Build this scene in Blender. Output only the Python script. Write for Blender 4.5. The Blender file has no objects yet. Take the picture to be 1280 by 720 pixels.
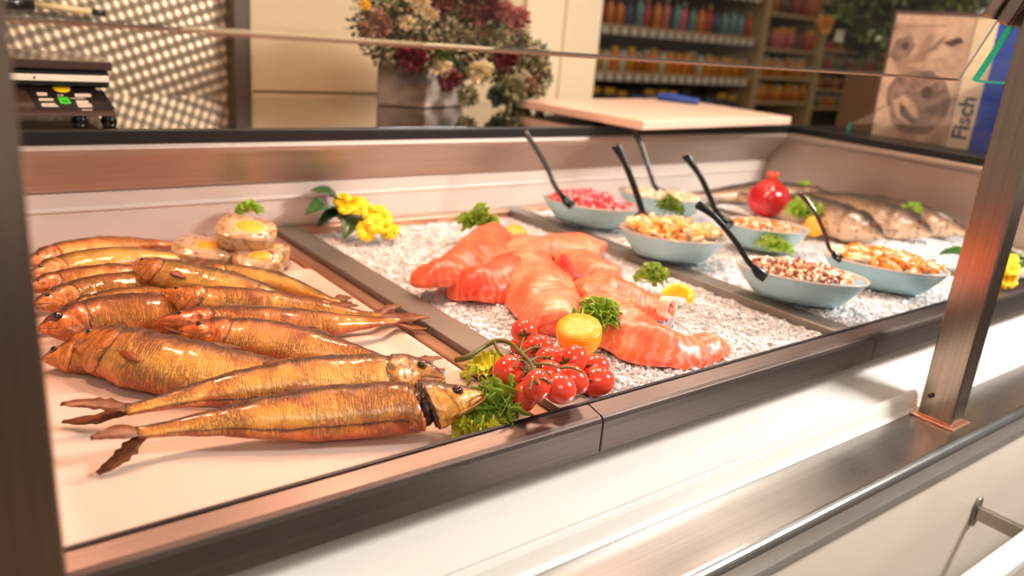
import bpy, math, random
from mathutils import Vector, Matrix, noise
C = bpy.context.scene.collection
rnd = random.Random(7)
PI = math.pi
# ------------------------------------------------------------------ camera frame
CAM = Vector((0, 0, 1.28))
R0 = Vector((0.79719992, -0.598185, 0.08152912)).normalized()
F0 = Vector((0.5908032, 0.74522203, -0.30918555)).normalized()
U0 = R0.cross(F0).normalized()
FPX = 999.0
def ray(px, py): return R0*((px-640)/FPX) + U0*((360-py)/FPX) + F0
def P(px, py, z):
    d = ray(px, py); return CAM + d*((z-CAM.z)/d.z)
def PY(px, py, y):
    d = ray(px, py); return CAM + d*((y-CAM.y)/d.y)
def PX(px, py, x):
    d = ray(px, py); return CAM + d*((x-CAM.x)/d.x)
def PD(px, py, dep): return CAM + ray(px, py)*dep
def depth(p): return (Vector(p)-CAM).dot(F0)
# ------------------------------------------------------------------ materials
def lin(c):
    return tuple(((v/255)/12.92 if v/255 <= .04045 else ((v/255+.055)/1.055)**2.4) for v in c) + (1,)
class Mat:
    def __init__(s, name):
        s.m = bpy.data.materials.new(name); s.m.use_nodes = True
        s.nt = s.m.node_tree; s.b = s.nt.nodes['Principled BSDF']; s.L = s.nt.links
    def n(s, t, **k):
        x = s.nt.nodes.new(t)
        for a, v in k.items():
            if a in x.inputs: x.inputs[a].default_value = v
            else: setattr(x, a, v)
        return x
    def set(s, **k):
        for a, v in k.items(): s.b.inputs[a.replace('_', ' ')].default_value = v
        return s
    def coord(s, kind='Object', scale=(1, 1, 1)):
        tc = s.n('ShaderNodeTexCoord'); mp = s.n('ShaderNodeMapping'); mp.inputs['Scale'].default_value = scale
        s.L.new(tc.outputs[kind], mp.inputs['Vector']); return mp.outputs['Vector']
    def noise(s, vec, scale, detail=4, dist=0, rough=.5):
        x = s.n('ShaderNodeTexNoise'); x.inputs['Scale'].default_value = scale; x.inputs['Detail'].default_value = detail
        x.inputs['Distortion'].default_value = dist; x.inputs['Roughness'].default_value = rough
        s.L.new(vec, x.inputs['Vector']); return x.outputs['Fac']
    def ramp(s, fac, stops, interp='LINEAR'):
        r = s.n('ShaderNodeValToRGB'); e = r.color_ramp.elements; r.color_ramp.interpolation = interp
        while len(e) < len(stops): e.new(.5)
        for i, (p, c) in enumerate(stops):
            e[i].position = p; e[i].color = c if len(c) == 4 else tuple(c)+(1,)
        s.L.new(fac, r.inputs['Fac']); return r.outputs['Color']
    def math(s, op, a, b=None, clamp=False):
        x = s.n('ShaderNodeMath'); x.operation = op; x.use_clamp = clamp
        for i, v in enumerate((a, b)):
            if v is None: continue
            if isinstance(v, (int, float)): x.inputs[i].default_value = v
            else: s.L.new(v, x.inputs[i])
        return x.outputs[0]
    def mix(s, fac, a, b, mode='MIX'):
        x = s.n('ShaderNodeMix'); x.data_type = 'RGBA'; x.blend_type = mode
        for sock, v in ((x.inputs[0], fac), (x.inputs[6], a), (x.inputs[7], b)):
            if isinstance(v, (int, float)): sock.default_value = v
            elif isinstance(v, tuple): sock.default_value = v if len(v) == 4 else v+(1,)
            else: s.L.new(v, sock)
        return x.outputs[2]
    def col(s, c): s.L.new(c, s.b.inputs['Base Color']); return s
    def bump(s, h, strength=.3, dist=.001):
        b = s.n('ShaderNodeBump'); b.inputs['Strength'].default_value = strength; b.inputs['Distance'].default_value = dist
        s.L.new(h, b.inputs['Height']); s.L.new(b.outputs['Normal'], s.b.inputs['Normal']); return s
def plain(name, rgb, rough=.5, metal=0, var=.06, scale=30, bump=0, **k):
    m = Mat(name); v = m.coord(); f = m.noise(v, scale)
    c = lin(rgb); lo = tuple(x*(1-var) for x in c[:3]); hi = tuple(min(1, x*(1+var)) for x in c[:3])
    m.col(m.ramp(f, [(.3, lo), (.7, hi)])); m.set(Roughness=rough, Metallic=metal, **k)
    if bump: m.bump(f, bump, .001)
    return m.m
def steel(name, rgb, rough=.28, axis='X', amt=.12):
    m = Mat(name); sc = (2, 260, 260) if axis == 'X' else ((260, 260, 2) if axis == 'Z' else (260, 2, 260))
    f = m.noise(m.coord(scale=sc), 1.0, 5); g = m.noise(m.coord(scale=(14, 14, 14)), 1, 5)
    c = lin(rgb)
    a = m.ramp(f, [(.25, tuple(x*(1-amt) for x in c[:3])), (.75, tuple(min(1, x*(1+amt)) for x in c[:3]))])
    m.col(m.mix(.25, a, m.ramp(g, [(.3, tuple(x*.75 for x in c[:3])), (.7, c)])))
    m.L.new(m.ramp(g, [(.25, (rough*.95,)*3), (.8, (rough*1.12,)*3)]), m.b.inputs['Roughness'])
    m.set(Metallic=1.0); m.bump(f, .12, .0004); return m.m
M = {}
M['steel'] = steel('brushed_steel', (168, 166, 162), .28)
M['steel_y'] = steel('brushed_steel_cross', (178, 168, 158), .32, 'Y')
M['steel_dark'] = steel('worn_steel', (116, 103, 97), .42, 'X', .25)
M['steel_post'] = steel('post_steel', (172, 150, 134), .22, 'Z', .16)
M['well'] = steel('well_steel', (190, 172, 160), .52)
M['divider'] = steel('divider_steel', (152, 147, 140), .5, 'Y', .06); M['wellw'] = plain('light_liner', (228, 214, 204), .38, .25, .03, 10)
M['plinth'] = plain('cream_panel', (224, 214, 200), .32, 0, .03, 6)
M['white_top'] = plain('white_panel', (240, 236, 230), .3, 0, .02, 6)
M['tray'] = plain('white_plastic', (212, 190, 176), .38, 0, .02, 20, Specular_IOR_Level=.5)
M['black'] = plain('black_trim', (18, 16, 17), .35)
M['worktop'] = plain('dark_glass_worktop', (30, 26, 22), .06, 0, .1, 4, Coat_Weight=.6, Coat_Roughness=.03)
M['blackplastic'] = plain('black_plastic', (12, 10, 10), .22, 0, .1, 40, Coat_Weight=.5)
M['coppersheen'] = plain('copper_sheen_plastic', (70, 38, 24), .15, 0, .1, 40, Coat_Weight=.5)  # black plastic with a copper reflection put into its colour
M['bowl'] = plain('blue_grey_glaze', (148, 182, 190), .3, 0, .05, 20, Coat_Weight=.3)
M['bowlrim'] = plain('grey_glaze', (196, 184, 174), .3, 0, .04, 20, Coat_Weight=.3)
M['cream_wall'] = plain('cream_wall', (206, 184, 146), .6, 0, .04, 2)
M['joint'] = plain('dark_joint', (90, 74, 58), .7)
M['floor'] = plain('floor_tile', (120, 108, 96), .4)
M['ceil'] = plain('ceiling_white', (220, 212, 200), .8)
M['board'] = plain('board_plastic', (218, 184, 162), .4, 0, .02, 12)
M['blue'] = plain('blue_plastic', (28, 62, 140), .35)
M['frame'] = plain('dark_frame', (82, 68, 56), .45)
M['yellow'] = plain('yellow_sticker', (236, 190, 20), .5)
M['green'] = plain('green_sticker', (50, 170, 30), .5)
M['print'] = plain('print_white', (205, 196, 180), .6)
M['redblk'] = plain('dark_brown_plastic', (52, 36, 30), .25, 0, .1, 20, Coat_Weight=.4)
# glass
def glassmat(name, tint, edge=False):
    m = Mat(name); m.set(Base_Color=tint, Roughness=.0 if not edge else .08, IOR=1.45, Transmission_Weight=1.0)
    return m.m
M['glass'] = glassmat('clear_glass', (.985, .995, .99, 1))
m = Mat('green_glass_edge'); m.set(Base_Color=(.03, .62, .40, 1), Roughness=.12, IOR=1.45, Transmission_Weight=.35); M['glassedge'] = m.m
m = Mat('peach_glass_edge'); m.set(Base_Color=lin((226, 170, 140)), Roughness=.2, Metallic=.6); M['glassrim'] = m.m
# smoked fish skin; UV.x along the body, UV.y around (0 back, .25 upper flank, .5 belly)
def skin(name, back, upper, flank, belly, head, slit=0, gap=0, wr=1.0):
    m = Mat(name)
    tc = m.n('ShaderNodeTexCoord'); sp = m.n('ShaderNodeSeparateXYZ'); m.L.new(tc.outputs['UV'], sp.inputs[0])
    u, v = sp.outputs[0], sp.outputs[1]
    ob = m.coord(); nb = m.noise(ob, 70, 5, .6); ns = m.noise(ob, 20, 4, .5)
    c0 = m.math('COSINE', m.math('MULTIPLY', v, 2*PI)); c = m.math('ADD', c0, m.math('MULTIPLY', m.math('SUBTRACT', nb, .5), .6))
    t = m.math('ADD', m.math('MULTIPLY', c, .5), .5, True)
    base = m.ramp(t, [(0, lin(belly)), (.25, lin(flank)), (.64, lin(upper)), (.85, lin(back)), (1, tuple(x*.5 for x in lin(back)[:3]))])
    blot = m.ramp(ns, [(.34, (.62, .34, .18)), (.45, (1, .92, .82)), (.62, (1, 1, 1)), (.74, (1.0, .84, .62))])
    base = m.mix(.8, base, blot, 'MULTIPLY')
    def ridges(su, sv, dist, gain):
        mp = m.n('ShaderNodeMapping'); mp.inputs['Scale'].default_value = (su, sv, 1); m.L.new(tc.outputs['UV'], mp.inputs['Vector'])
        w = m.noise(mp.outputs['Vector'], 1.0, 3, dist)
        return m.math('MULTIPLY', m.math('ABSOLUTE', m.math('SUBTRACT', w, .5)), gain, True)
    r1 = ridges(95, 9, .9, 7); r2 = ridges(40, 22, 1.5, 16); ridge = m.math('MULTIPLY', r1, m.math('ADD', m.math('MULTIPLY', r2, .5), .5))
    patch = m.ramp(m.noise(ob, 26, 3), [(.38, (.25,)*3), (.58, (1,)*3)])
    body = m.math('GREATER_THAN', u, .2)
    cre = m.math('MULTIPLY', m.math('SUBTRACT', 1.0, ridge, True), m.math('MULTIPLY', patch, body))
    base = m.mix(m.math('MULTIPLY', cre, .8*min(1, wr)), base, (.18, .042, .010, 1))  # shade of the wrinkle creases put into the skin colour
    # head: plates with dark seams
    nh = m.noise(ob, 75, 4, 1.2)
    hd = m.ramp(nh, [(.34, tuple(x*.30 for x in lin(head)[:3])), (.44, tuple(x*.8 for x in lin(head)[:3])), (.54, lin(head)), (.66, tuple(min(1, x*1.5) for x in lin(head)[:3]))])
    hd = m.mix(m.ramp(t, [(.58, (0, 0, 0)), (.80, (.9,)*3)]), hd, lin(back))
    uh = m.math('ADD', m.math('ADD', u, m.math('MULTIPLY', m.math('SUBTRACT', nb, .5), .02)), (m.math('MULTIPLY', m.math('SUBTRACT', 1.0, c0), .024) if gap else m.math('MULTIPLY', m.math('MULTIPLY', c0, c0), .030)))
    hf = m.math('LESS_THAN', uh, .212)
    base = m.mix(m.math('MULTIPLY', hf, .9), base, hd)
    gl = m.math('SUBTRACT', 1.0, m.math('MULTIPLY', m.math('ABSOLUTE', m.math('SUBTRACT', uh, .215)), 120), True) if not gap else m.math('LESS_THAN', m.math('ABSOLUTE', m.math('SUBTRACT', uh, .214)), .021)
    base = m.mix(m.math('MULTIPLY', gl, .92), base, (.03, .008, .005, 1))
    for q0, wd_ in ((.135, 150), (.172, 220)):
        sm_ = m.math('SUBTRACT', 1.0, m.math('MULTIPLY', m.math('ABSOLUTE', m.math('SUBTRACT', uh, q0)), wd_), True)
        base = m.mix(m.math('MULTIPLY', sm_, .55), base, (.07, .018, .006, 1))
    mo = m.math('LESS_THAN', m.math('ABSOLUTE', m.math('SUBTRACT', v, .335)), .007); mo = m.math('MULTIPLY', mo, m.math('LESS_THAN', u, .075))
    base = m.mix(m.math('MULTIPLY', mo, .65), base, (.03, .008, .005, 1))
    if slit:
        vd = m.math('ADD', m.math('SUBTRACT', v, .395), m.math('MULTIPLY', m.math('SUBTRACT', m.noise(ob, 22, 5), .5), .09))
        sl = m.math('SUBTRACT', 1.0, m.math('MULTIPLY', m.math('ABSOLUTE', vd), 55), True)
        sl = m.math('MULTIPLY', sl, m.math('GREATER_THAN', u, .24)); sl = m.math('MULTIPLY', sl, slit)
        base = m.mix(sl, base, (.045, .008, .004, 1))
    m.col(base)
    h = m.math('ADD', m.math('MULTIPLY', m.math('MULTIPLY', ridge, patch), body), m.math('MULTIPLY', nb, 1.0)); h = m.math('ADD', h, m.math('MULTIPLY', nh, 1.2))
    m.bump(h, .8, .0022*wr)
    m.set(Roughness=.36, Metallic=.12, Specular_IOR_Level=.6, Coat_Weight=.55, Coat_Roughness=.16)
    return m.m
SK = [skin('smoked_skin_gold', (66, 40, 14), (222, 142, 46), (255, 194, 88), (228, 116, 38), (214, 122, 48)),
      skin('smoked_skin_copper', (62, 34, 14), (212, 126, 42), (255, 178, 78), (212, 94, 32), (208, 104, 40), 0, 0, .9),
      skin('smoked_skin_olive', (60, 52, 16), (186, 142, 42), (255, 196, 84), (230, 140, 50), (206, 118, 52), 0, 0, .6),
      skin('smoked_skin_slit', (58, 36, 14), (224, 146, 48), (255, 194, 88), (214, 108, 34), (196, 132, 58), 1.0, 0),
      skin('smoked_skin_gaping', (54, 34, 14), (226, 146, 48), (255, 194, 86), (220, 108, 34), (214, 146, 62), 1.0, 1)]
M['jaw'] = plain('smoked_jaw', (170, 128, 74), .3, .3, .4, 120, .3)
M['fin'] = plain('smoked_fin', (112, 60, 26), .42, 0, .45, 160, .4)
M['finred'] = plain('red_brown_fin', (140, 66, 28), .4, 0, .3, 160, .4)
M['eye'] = plain('fish_eye', (24, 10, 6), .08, 0, .1, 50, Coat_Weight=1)
M['eyering'] = plain('fish_eye_ring', (120, 60, 30), .3)
M['flesh'] = plain('dark_gill_flesh', (44, 12, 8), .35, 0, .4, 120, .5)
m = Mat('trout_skin'); tc = m.n('ShaderNodeTexCoord'); sp = m.n('ShaderNodeSeparateXYZ'); m.L.new(tc.outputs['UV'], sp.inputs[0])
ob = m.coord(); c_ = m.math('COSINE', m.math('MULTIPLY', sp.outputs[1], 2*PI)); c_ = m.math('ADD', c_, m.math('MULTIPLY', m.math('SUBTRACT', m.noise(ob, 40, 5), .5), .5))
bs = m.ramp(m.math('ADD', m.math('MULTIPLY', c_, .5), .5, True), [(0, lin((200, 176, 150))), (.32, lin((160, 126, 96))), (.52, lin((108, 82, 60))), (.70, lin((44, 36, 32))), (1, lin((24, 21, 20)))])
vo = m.n('ShaderNodeTexVoronoi'); vo.inputs['Scale'].default_value = 110; m.L.new(ob, vo.inputs['Vector'])
m.col(m.mix(m.math('LESS_THAN', vo.outputs['Distance'], .28), bs, (.06, .045, .04, 1))); m.set(Roughness=.42, Coat_Weight=.35, Coat_Roughness=.2, Metallic=.0)
m.bump(m.noise(ob, 300, 2), .2, .0005); M['trout'] = m.m
# salmon
def salmonmat(name, a, b, c):
    m = Mat(name); tc = m.n('ShaderNodeTexCoord'); mp = m.n('ShaderNodeMapping'); mp.inputs['Scale'].default_value = (1, 1.4, 1); m.L.new(tc.outputs['UV'], mp.inputs['Vector'])
    w = m.n('ShaderNodeTexWave'); w.bands_direction = 'X'; w.inputs['Scale'].default_value = 7; w.inputs['Distortion'].default_value = 6
    w.inputs['Detail'].default_value = 4; w.inputs['Detail Scale'].default_value = 1.6; m.L.new(mp.outputs['Vector'], w.inputs['Vector'])
    ob = m.coord(); f = m.noise(ob, 24, 4, .8); g = m.noise(ob, 500, 3); h = m.noise(ob, 9, 2)
    base = m.ramp(f, [(.3, lin(a)), (.5, lin(b)), (.72, lin(c))])
    wf = m.math('MULTIPLY', m.ramp(w.outputs['Fac'], [(.45, (0, 0, 0)), (.95, (.30,)*3)]), m.ramp(h, [(.4, (.1,)*3), (.6, (1,)*3)]))
    base = m.mix(wf, base, lin((255, 206, 180)))
    base = m.mix(m.ramp(g, [(.5, (0, 0, 0)), (.8, (.22,)*3)]), base, lin((214, 60, 40)))
    m.col(base); m.bump(m.math('ADD', m.math('MULTIPLY', g, .6), m.math('MULTIPLY', w.outputs['Fac'], .5)), .4, .0009)
    m.set(Roughness=.36, Subsurface_Weight=.2, Subsurface_Radius=(.012, .004, .003), Subsurface_Scale=.5, Coat_Weight=.3, Coat_Roughness=.3)
    return m.m
M['salmon'] = salmonmat('salmon_flesh', (224, 76, 40), (240, 104, 62), (247, 138, 94))
M['salmon2'] = salmonmat('pink_salmon_flesh', (230, 96, 60), (243, 130, 92), (249, 164, 126))
M['salmon_shade'] = salmonmat('hollow_shade_red', (150, 26, 24), (176, 36, 30), (200, 56, 44))  # deep red that carries the shade of the salmon hollows
M['salmon3'] = salmonmat('red_salmon_flesh', (218, 62, 36), (236, 90, 54), (242, 118, 78))
# ice
m = Mat('ice_bed'); ob = m.coord(); f = m.noise(ob, 60, 6); g = m.noise(ob, 300, 4)
m.col(m.ramp(f, [(.3, (.95, .94, .93)), (.7, (.99, .99, .99))])); m.bump(m.math('ADD', f, g), .35, .002)
m.set(Roughness=.35, Subsurface_Weight=.7, Subsurface_Radius=(.03, .028, .026), Subsurface_Scale=.8, Specular_IOR_Level=.4); M['ice'] = m.m
m = Mat('ice_crystal'); m.set(Base_Color=(.99, .99, .99, 1), Roughness=.22, IOR=1.31, Transmission_Weight=.12, Subsurface_Weight=.8, Subsurface_Radius=(.03, .03, .03), Subsurface_Scale=.8); m.bump(m.noise(m.coord(), 400, 3), .4, .001); M['icec'] = m.m
# lettuce (UV.y = distance from the stem to the frill)
def leafmat(name, core, mid, rim):
    m = Mat(name); tc = m.n('ShaderNodeTexCoord'); sp = m.n('ShaderNodeSeparateXYZ'); m.L.new(tc.outputs['UV'], sp.inputs[0])
    f = m.noise(m.coord(), 90, 4); t = m.math('ADD', sp.outputs[1], m.math('MULTIPLY', m.math('SUBTRACT', f, .5), .7), True)
    m.col(m.ramp(t, [(0, lin(core)), (.5, lin(mid)), (1, lin(rim))]))
    m.set(Roughness=.38, Subsurface_Weight=.08, Subsurface_Scale=.01, Coat_Weight=.15); m.bump(f, .3, .001); return m.m
M['lettuce'] = leafmat('curly_lettuce', (232, 228, 104), (180, 196, 62), (112, 158, 44))
M['lettuce_y'] = leafmat('pale_lettuce', (244, 220, 70), (226, 210, 54), (170, 180, 40))
M['lettuce_d'] = leafmat('dark_parsley', (170, 186, 56), (122, 152, 34), (84, 124, 26))
M['lettuce_r'] = leafmat('bright_lettuce', (230, 232, 100), (186, 206, 64), (126, 172, 44))
M['leaf'] = plain('dark_green_leaf', (44, 86, 34), .32, 0, .35, 60, .5, Coat_Weight=.3)
M['leafback'] = plain('pale_green_leaf', (96, 122, 40), .4, 0, .3, 60, .5)
M['petal'] = plain('yellow_petal', (252, 204, 12), .5, 0, .1, 80, .2, Subsurface_Weight=.1, Subsurface_Scale=.01)
M['petalc'] = plain('orange_flower_heart', (240, 150, 10), .6)
M['tomato'] = plain('tomato_skin', (240, 70, 44), .18, 0, .1, 30, Coat_Weight=.8, Coat_Roughness=.04, Subsurface_Weight=.08, Subsurface_Scale=.01)
M['vine'] = plain('vine_stem', (96, 92, 30), .5, 0, .25, 120, .4)
M['calyx'] = plain('tomato_calyx', (62, 78, 22), .5, 0, .3, 120, .4)
# lemon
m = Mat('lemon_peel'); g = m.n('ShaderNodeTexVoronoi'); g.inputs['Scale'].default_value = 400; m.L.new(m.coord(), g.inputs['Vector'])
m.set(Base_Color=lin((250, 176, 22)), Roughness=.35, Subsurface_Weight=.15, Subsurface_Scale=.01, Coat_Weight=.2); m.bump(g.outputs['Distance'], .3, .0008); M['peel'] = m.m
m = Mat('lemon_flesh'); tc = m.n('ShaderNodeTexCoord'); sp = m.n('ShaderNodeSeparateXYZ'); m.L.new(tc.outputs['Object'], sp.inputs[0])
an = m.math('ARCTAN2', sp.outputs[1], sp.outputs[0]); seg = m.math('ABSOLUTE', m.math('SINE', m.math('MULTIPLY', an, 4.5)))
ln = m.n('ShaderNodeVectorMath'); ln.operation = 'LENGTH'; m.L.new(tc.outputs['Object'], ln.inputs[0]); f = m.noise(m.coord(), 260, 4)
cc = m.mix(m.ramp(seg, [(.05, (0, 0, 0)), (.2, (1, 1, 1))]), lin((250, 196, 84)), m.ramp(f, [(.3, lin((238, 150, 24))), (.7, lin((246, 174, 44)))]))
m.col(cc); m.set(Roughness=.42, Coat_Weight=.15, Subsurface_Weight=.2, Subsurface_Scale=.01); m.bump(f, .3, .001); M['lemonflesh'] = m.m
M['pom'] = plain('pomegranate_rind', (186, 22, 24), .25, 0, .3, 30, .1, Coat_Weight=.6, Coat_Roughness=.12)
M['pomcrown'] = plain('pomegranate_crown', (214, 84, 40), .5)
# aspic
m = Mat('aspic_terrine'); ob = m.coord(); f = m.noise(ob, 42, 4, 1.2)
m.col(m.ramp(f, [(.30, lin((170, 122, 92))), (.42, lin((214, 176, 128))), (.55, lin((232, 204, 164))), (.66, lin((186, 136, 92))), (.75, lin((160, 132, 60)))]))
m.set(Roughness=.1, IOR=1.36, Transmission_Weight=.3, Coat_Weight=.9, Coat_Roughness=.04); m.bump(f, .3, .002); M['aspic'] = m.m
M['yolk'] = plain('egg_yolk', (246, 176, 44), .4, 0, .05, 60, Coat_Weight=.6)
M['eggwhite'] = plain('egg_white', (240, 202, 140), .3, 0, .03, 60, Coat_Weight=.6)
M['fat'] = plain('white_fat', (246, 228, 208), .35, 0, .05, 60, Coat_Weight=.5)
# bowl fillings
M['pink1'] = plain('pink_dice', (226, 62, 74), .22, 0, .3, 60, Coat_Weight=.6)
M['pink2'] = plain('pale_pink_dice', (246, 160, 160), .22, 0, .2, 60, Coat_Weight=.6)
M['shrimp'] = plain('shrimp_flesh', (252, 172, 92), .25, 0, .22, 90, Coat_Weight=.5, Subsurface_Weight=.1, Subsurface_Scale=.01)
M['shrimp2'] = plain('pale_shrimp_flesh', (252, 214, 170), .25, 0, .15, 90, Coat_Weight=.5)
M['orange1'] = plain('orange_mussel', (226, 128, 34), .3, 0, .3, 90, .2, Coat_Weight=.5)
M['orange2'] = plain('pale_cream_bit', (248, 214, 170), .3, 0, .2, 90, Coat_Weight=.4)
M['brown1'] = plain('brown_salad_bit', (150, 76, 44), .3, 0, .35, 90, .2, Coat_Weight=.4)
M['brown2'] = plain('beige_salad_bit', (220, 170, 128), .3, 0, .25, 90, Coat_Weight=.4)
M['white_s'] = plain('white_salad_bit', (240, 224, 200), .3, 0, .1, 90, Coat_Weight=.4)
# ------------------------------------------------------------------ geometry helpers
class MB:
    def __init__(s): s.v = []; s.f = []; s.uv = []; s.mi = []
    def face(s, idx, uv=None, mi=0): s.f.append(tuple(idx)); s.uv.append(uv or [(0, 0)]*len(idx)); s.mi.append(mi)
    def build(s, name, mats, parent=None, smooth=True, loc=None, bevel=0, sub=0):
        me = bpy.data.meshes.new(name)
        vs = s.v if loc is None else [Vector(v)-Vector(loc) for v in s.v]
        me.from_pydata([tuple(v) for v in vs], [], s.f)
        ul = me.uv_layers.new(name='UVMap'); k = 0
        for u in s.uv:
            for c in u: ul.data[k].uv = c; k += 1
        if not isinstance(mats, (list, tuple)): mats = [mats]
        for m_ in mats: me.materials.append(m_)
        me.polygons.foreach_set('material_index', s.mi); me.polygons.foreach_set('use_smooth', [smooth]*len(s.f)); me.update()
        o = bpy.data.objects.new(name, me); C.objects.link(o)
        if parent:
            o.parent = parent
            if loc is None: o.location = -parent_world(parent)
            else: o.location = Vector(loc)-parent_world(parent)
        elif loc is not None: o.location = loc
        if bevel:
            b = o.modifiers.new('bevel', 'BEVEL'); b.width = bevel; b.segments = 2; b.limit_method = 'ANGLE'
        if sub:
            b = o.modifiers.new('sub', 'SUBSURF'); b.levels = sub; b.render_levels = sub
        return o
    def box(s, a, b, mi=0):
        x0, y0, z0 = a; x1, y1, z1 = b; n = len(s.v)
        s.v += [Vector(p) for p in ((x0,y0,z0),(x1,y0,z0),(x1,y1,z0),(x0,y1,z0),(x0,y0,z1),(x1,y0,z1),(x1,y1,z1),(x0,y1,z1))]
        for f in ((0,3,2,1),(4,5,6,7),(0,1,5,4),(1,2,6,5),(2,3,7,6),(3,0,4,7)):
            s.face([n+i for i in f], [(0,0),(1,0),(1,1),(0,1)], mi)
        return s
    def hexa(s, bot, top, mi=0):
        n = len(s.v); s.v += [Vector(p) for p in bot]+[Vector(p) for p in top]; k = len(bot)
        s.face([n+i for i in reversed(range(k))], None, mi); s.face([n+k+i for i in range(k)], None, mi)
        for i in range(k): j = (i+1) % k; s.face([n+i, n+j, n+k+j, n+k+i], None, mi)
        return s
    def rings(s, rings, cap=True, mi=0, closed=True):
        """rings: list of equally long point lists"""
        n = len(s.v); k = len(rings[0])
        for r in rings: s.v += [Vector(p) for p in r]
        m_ = len(rings); w = k if closed else k-1
        for i in range(m_-1):
            for j in range(w):
                j2 = (j+1) % k
                u0, u1, v0, v1 = i/(m_-1), (i+1)/(m_-1), j/k, (j+1)/k
                s.face([n+i*k+j, n+i*k+j2, n+(i+1)*k+j2, n+(i+1)*k+j], [(u0,v0),(u0,v1),(u1,v1),(u1,v0)], mi)
        if cap and closed:
            s.face([n+j for j in reversed(range(k))], [(0, j/k) for j in range(k)], mi); s.face([n+(m_-1)*k+j for j in range(k)], [(1, j/k) for j in range(k)], mi)
        return s
    def prism(s, poly, x0, x1, mi=0):
        """poly in (y,z), extruded along x"""
        n = len(s.v); k = len(poly)
        s.v += [Vector((x0, y, z)) for y, z in poly]+[Vector((x1, y, z)) for y, z in poly]
        for i in range(k): j = (i+1) % k; s.face([n+i, n+j, n+k+j, n+k+i], [(0,0),(0,1),(1,1),(1,0)], mi)
        s.face([n+i for i in reversed(range(k))], None, mi); s.face([n+k+i for i in range(k)], None, mi)
        return s
    def tube(s, pts, rad, k=10, mi=0, n=None):
        pts = catmull(pts, n or max(2, len(pts)*4)) if len(pts) > 2 else [Vector(p) for p in pts]
        rr = rad if isinstance(rad, (list, tuple)) else [rad, rad]
        rs = []; prev = None
        for i, p in enumerate(pts):
            t = (pts[min(i+1, len(pts)-1)]-pts[max(i-1, 0)]).normalized()
            a = t.cross(Vector((0, 0, 1)));
            if a.length < .1: a = t.cross(Vector((1, 0, 0)))
            a.normalize(); b = a.cross(t)
            q = i/(len(pts)-1)*(len(rr)-1); q0 = min(int(q), len(rr)-2); r = rr[q0]+(rr[q0+1]-rr[q0])*(q-q0)
            rs.append([p+a*(r*math.cos(2*PI*j/k))+b*(r*math.sin(2*PI*j/k)) for j in range(k)])
        return s.rings(rs, True, mi)
    def ball(s, c, r, ax=(1, 1, 1), k=12, h=8, rot=None, jit=0, mi=0, rn=rnd):
        c = Vector(c); rs = []
        for i in range(h+1):
            ph = PI*i/h; ring = []
            for j in range(k):
                th = 2*PI*j/k
                p = Vector((math.sin(ph)*math.cos(th)*ax[0], math.sin(ph)*math.sin(th)*ax[1], math.cos(ph)*ax[2]))*r
                if jit: p *= 1+jit*(rn.random()-.5)
                if rot: p = rot @ p
                ring.append(c+p)
            if i in (0, h):
                q = sum(ring, Vector())/k; ring = [q.copy() for _ in range(k)]
            rs.append(ring)
        return s.rings(rs, False, mi)
_pw = {}
def parent_world(o):
    l = Vector(o.location); p = o.parent
    while p: l += Vector(p.location); p = p.parent
    return l
def catmull(pts, n):
    pts = [Vector(p) for p in pts]; out = []; m_ = len(pts)-1
    for i in range(n+1):
        t = i/n*m_; k = min(int(t), m_-1); t -= k
        p0, p1, p2, p3 = pts[max(k-1, 0)], pts[k], pts[k+1], pts[min(k+2, m_)]
        out.append(.5*((2*p1)+(p2-p0)*t+(2*p0-5*p1+4*p2-p3)*t*t+(3*p1-p0-3*p2+p3)*t**3))
    return out
def interp(tab, u):
    for (a, x), (b, y) in zip(tab, tab[1:]):
        if u <= b:
            t = (u-a)/(b-a) if b > a else 0; t = t*t*(3-2*t)*.35+t*.65; return x+(y-x)*t
    return tab[-1][1]
def tag(o, label=None, cat=None, group=None, kind=None):
    if label: o['label'] = label
    if cat: o['category'] = cat
    if group: o['group'] = group
    if kind: o['kind'] = kind
    return o
def thing(name, loc, label, cat, group=None, rz=0):
    o = bpy.data.objects.new(name, None); C.objects.link(o); o.location = loc; o.empty_display_size = .02
    if rz: o.rotation_euler.z = rz
    return tag(o, label, cat, group)
def copy_tree(o, parent=None):
    c = o.copy(); C.objects.link(c)
    if parent: c.parent = parent
    for ch in list(o.children): copy_tree(ch, c)
    return c
def struct(o): o['kind'] = 'structure'; return o
def N3(p, s, seed=0): return noise.noise(Vector(p)*s+Vector((seed*7.3, seed*3.1, 0)))
# ------------------------------------------------------------------ room
struct(MB().box((-3, -4, -.05), (9, 7, 0)).build('floor', M['floor'], None, False))
struct(MB().box((-3, -4, 3.0), (9, 7, 3.05)).build('ceiling', M['ceil'], None, False))
struct(MB().box((.675, 1.95, 0), (1.795, 2.05, 3.0)).build('wall_back', M['cream_wall'], None, False))
# joints in the wall cladding
jt = MB()
jt.box((.70, 1.946, 1.082), (1.20, 1.9495, 1.086))
struct(jt.build('trim_1', M['joint'], None, False))
M['panel'] = plain('pale_panel', (226, 206, 172), .5, 0, .03, 3)
struct(MB().box((1.50, 1.935, .9), (1.645, 1.949, 3.0)).box((1.65, 1.935, .9), (1.795, 1.949, 3.0)).build('trim_2', M['panel'], None, False, bevel=.002))
struct(MB().box((.64, 1.90, 0), (.672, 2.05, 3.0)).box((.672, 1.93, 0), (.69, 2.0, 3.0)).build('trim_3', M['frame'], None, False, bevel=.003))
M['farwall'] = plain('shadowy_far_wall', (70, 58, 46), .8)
struct(MB().box((1.8, 4.1, 0), (9, 4.2, 3.0)).build('wall_far', M['farwall'], None, False))
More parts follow.
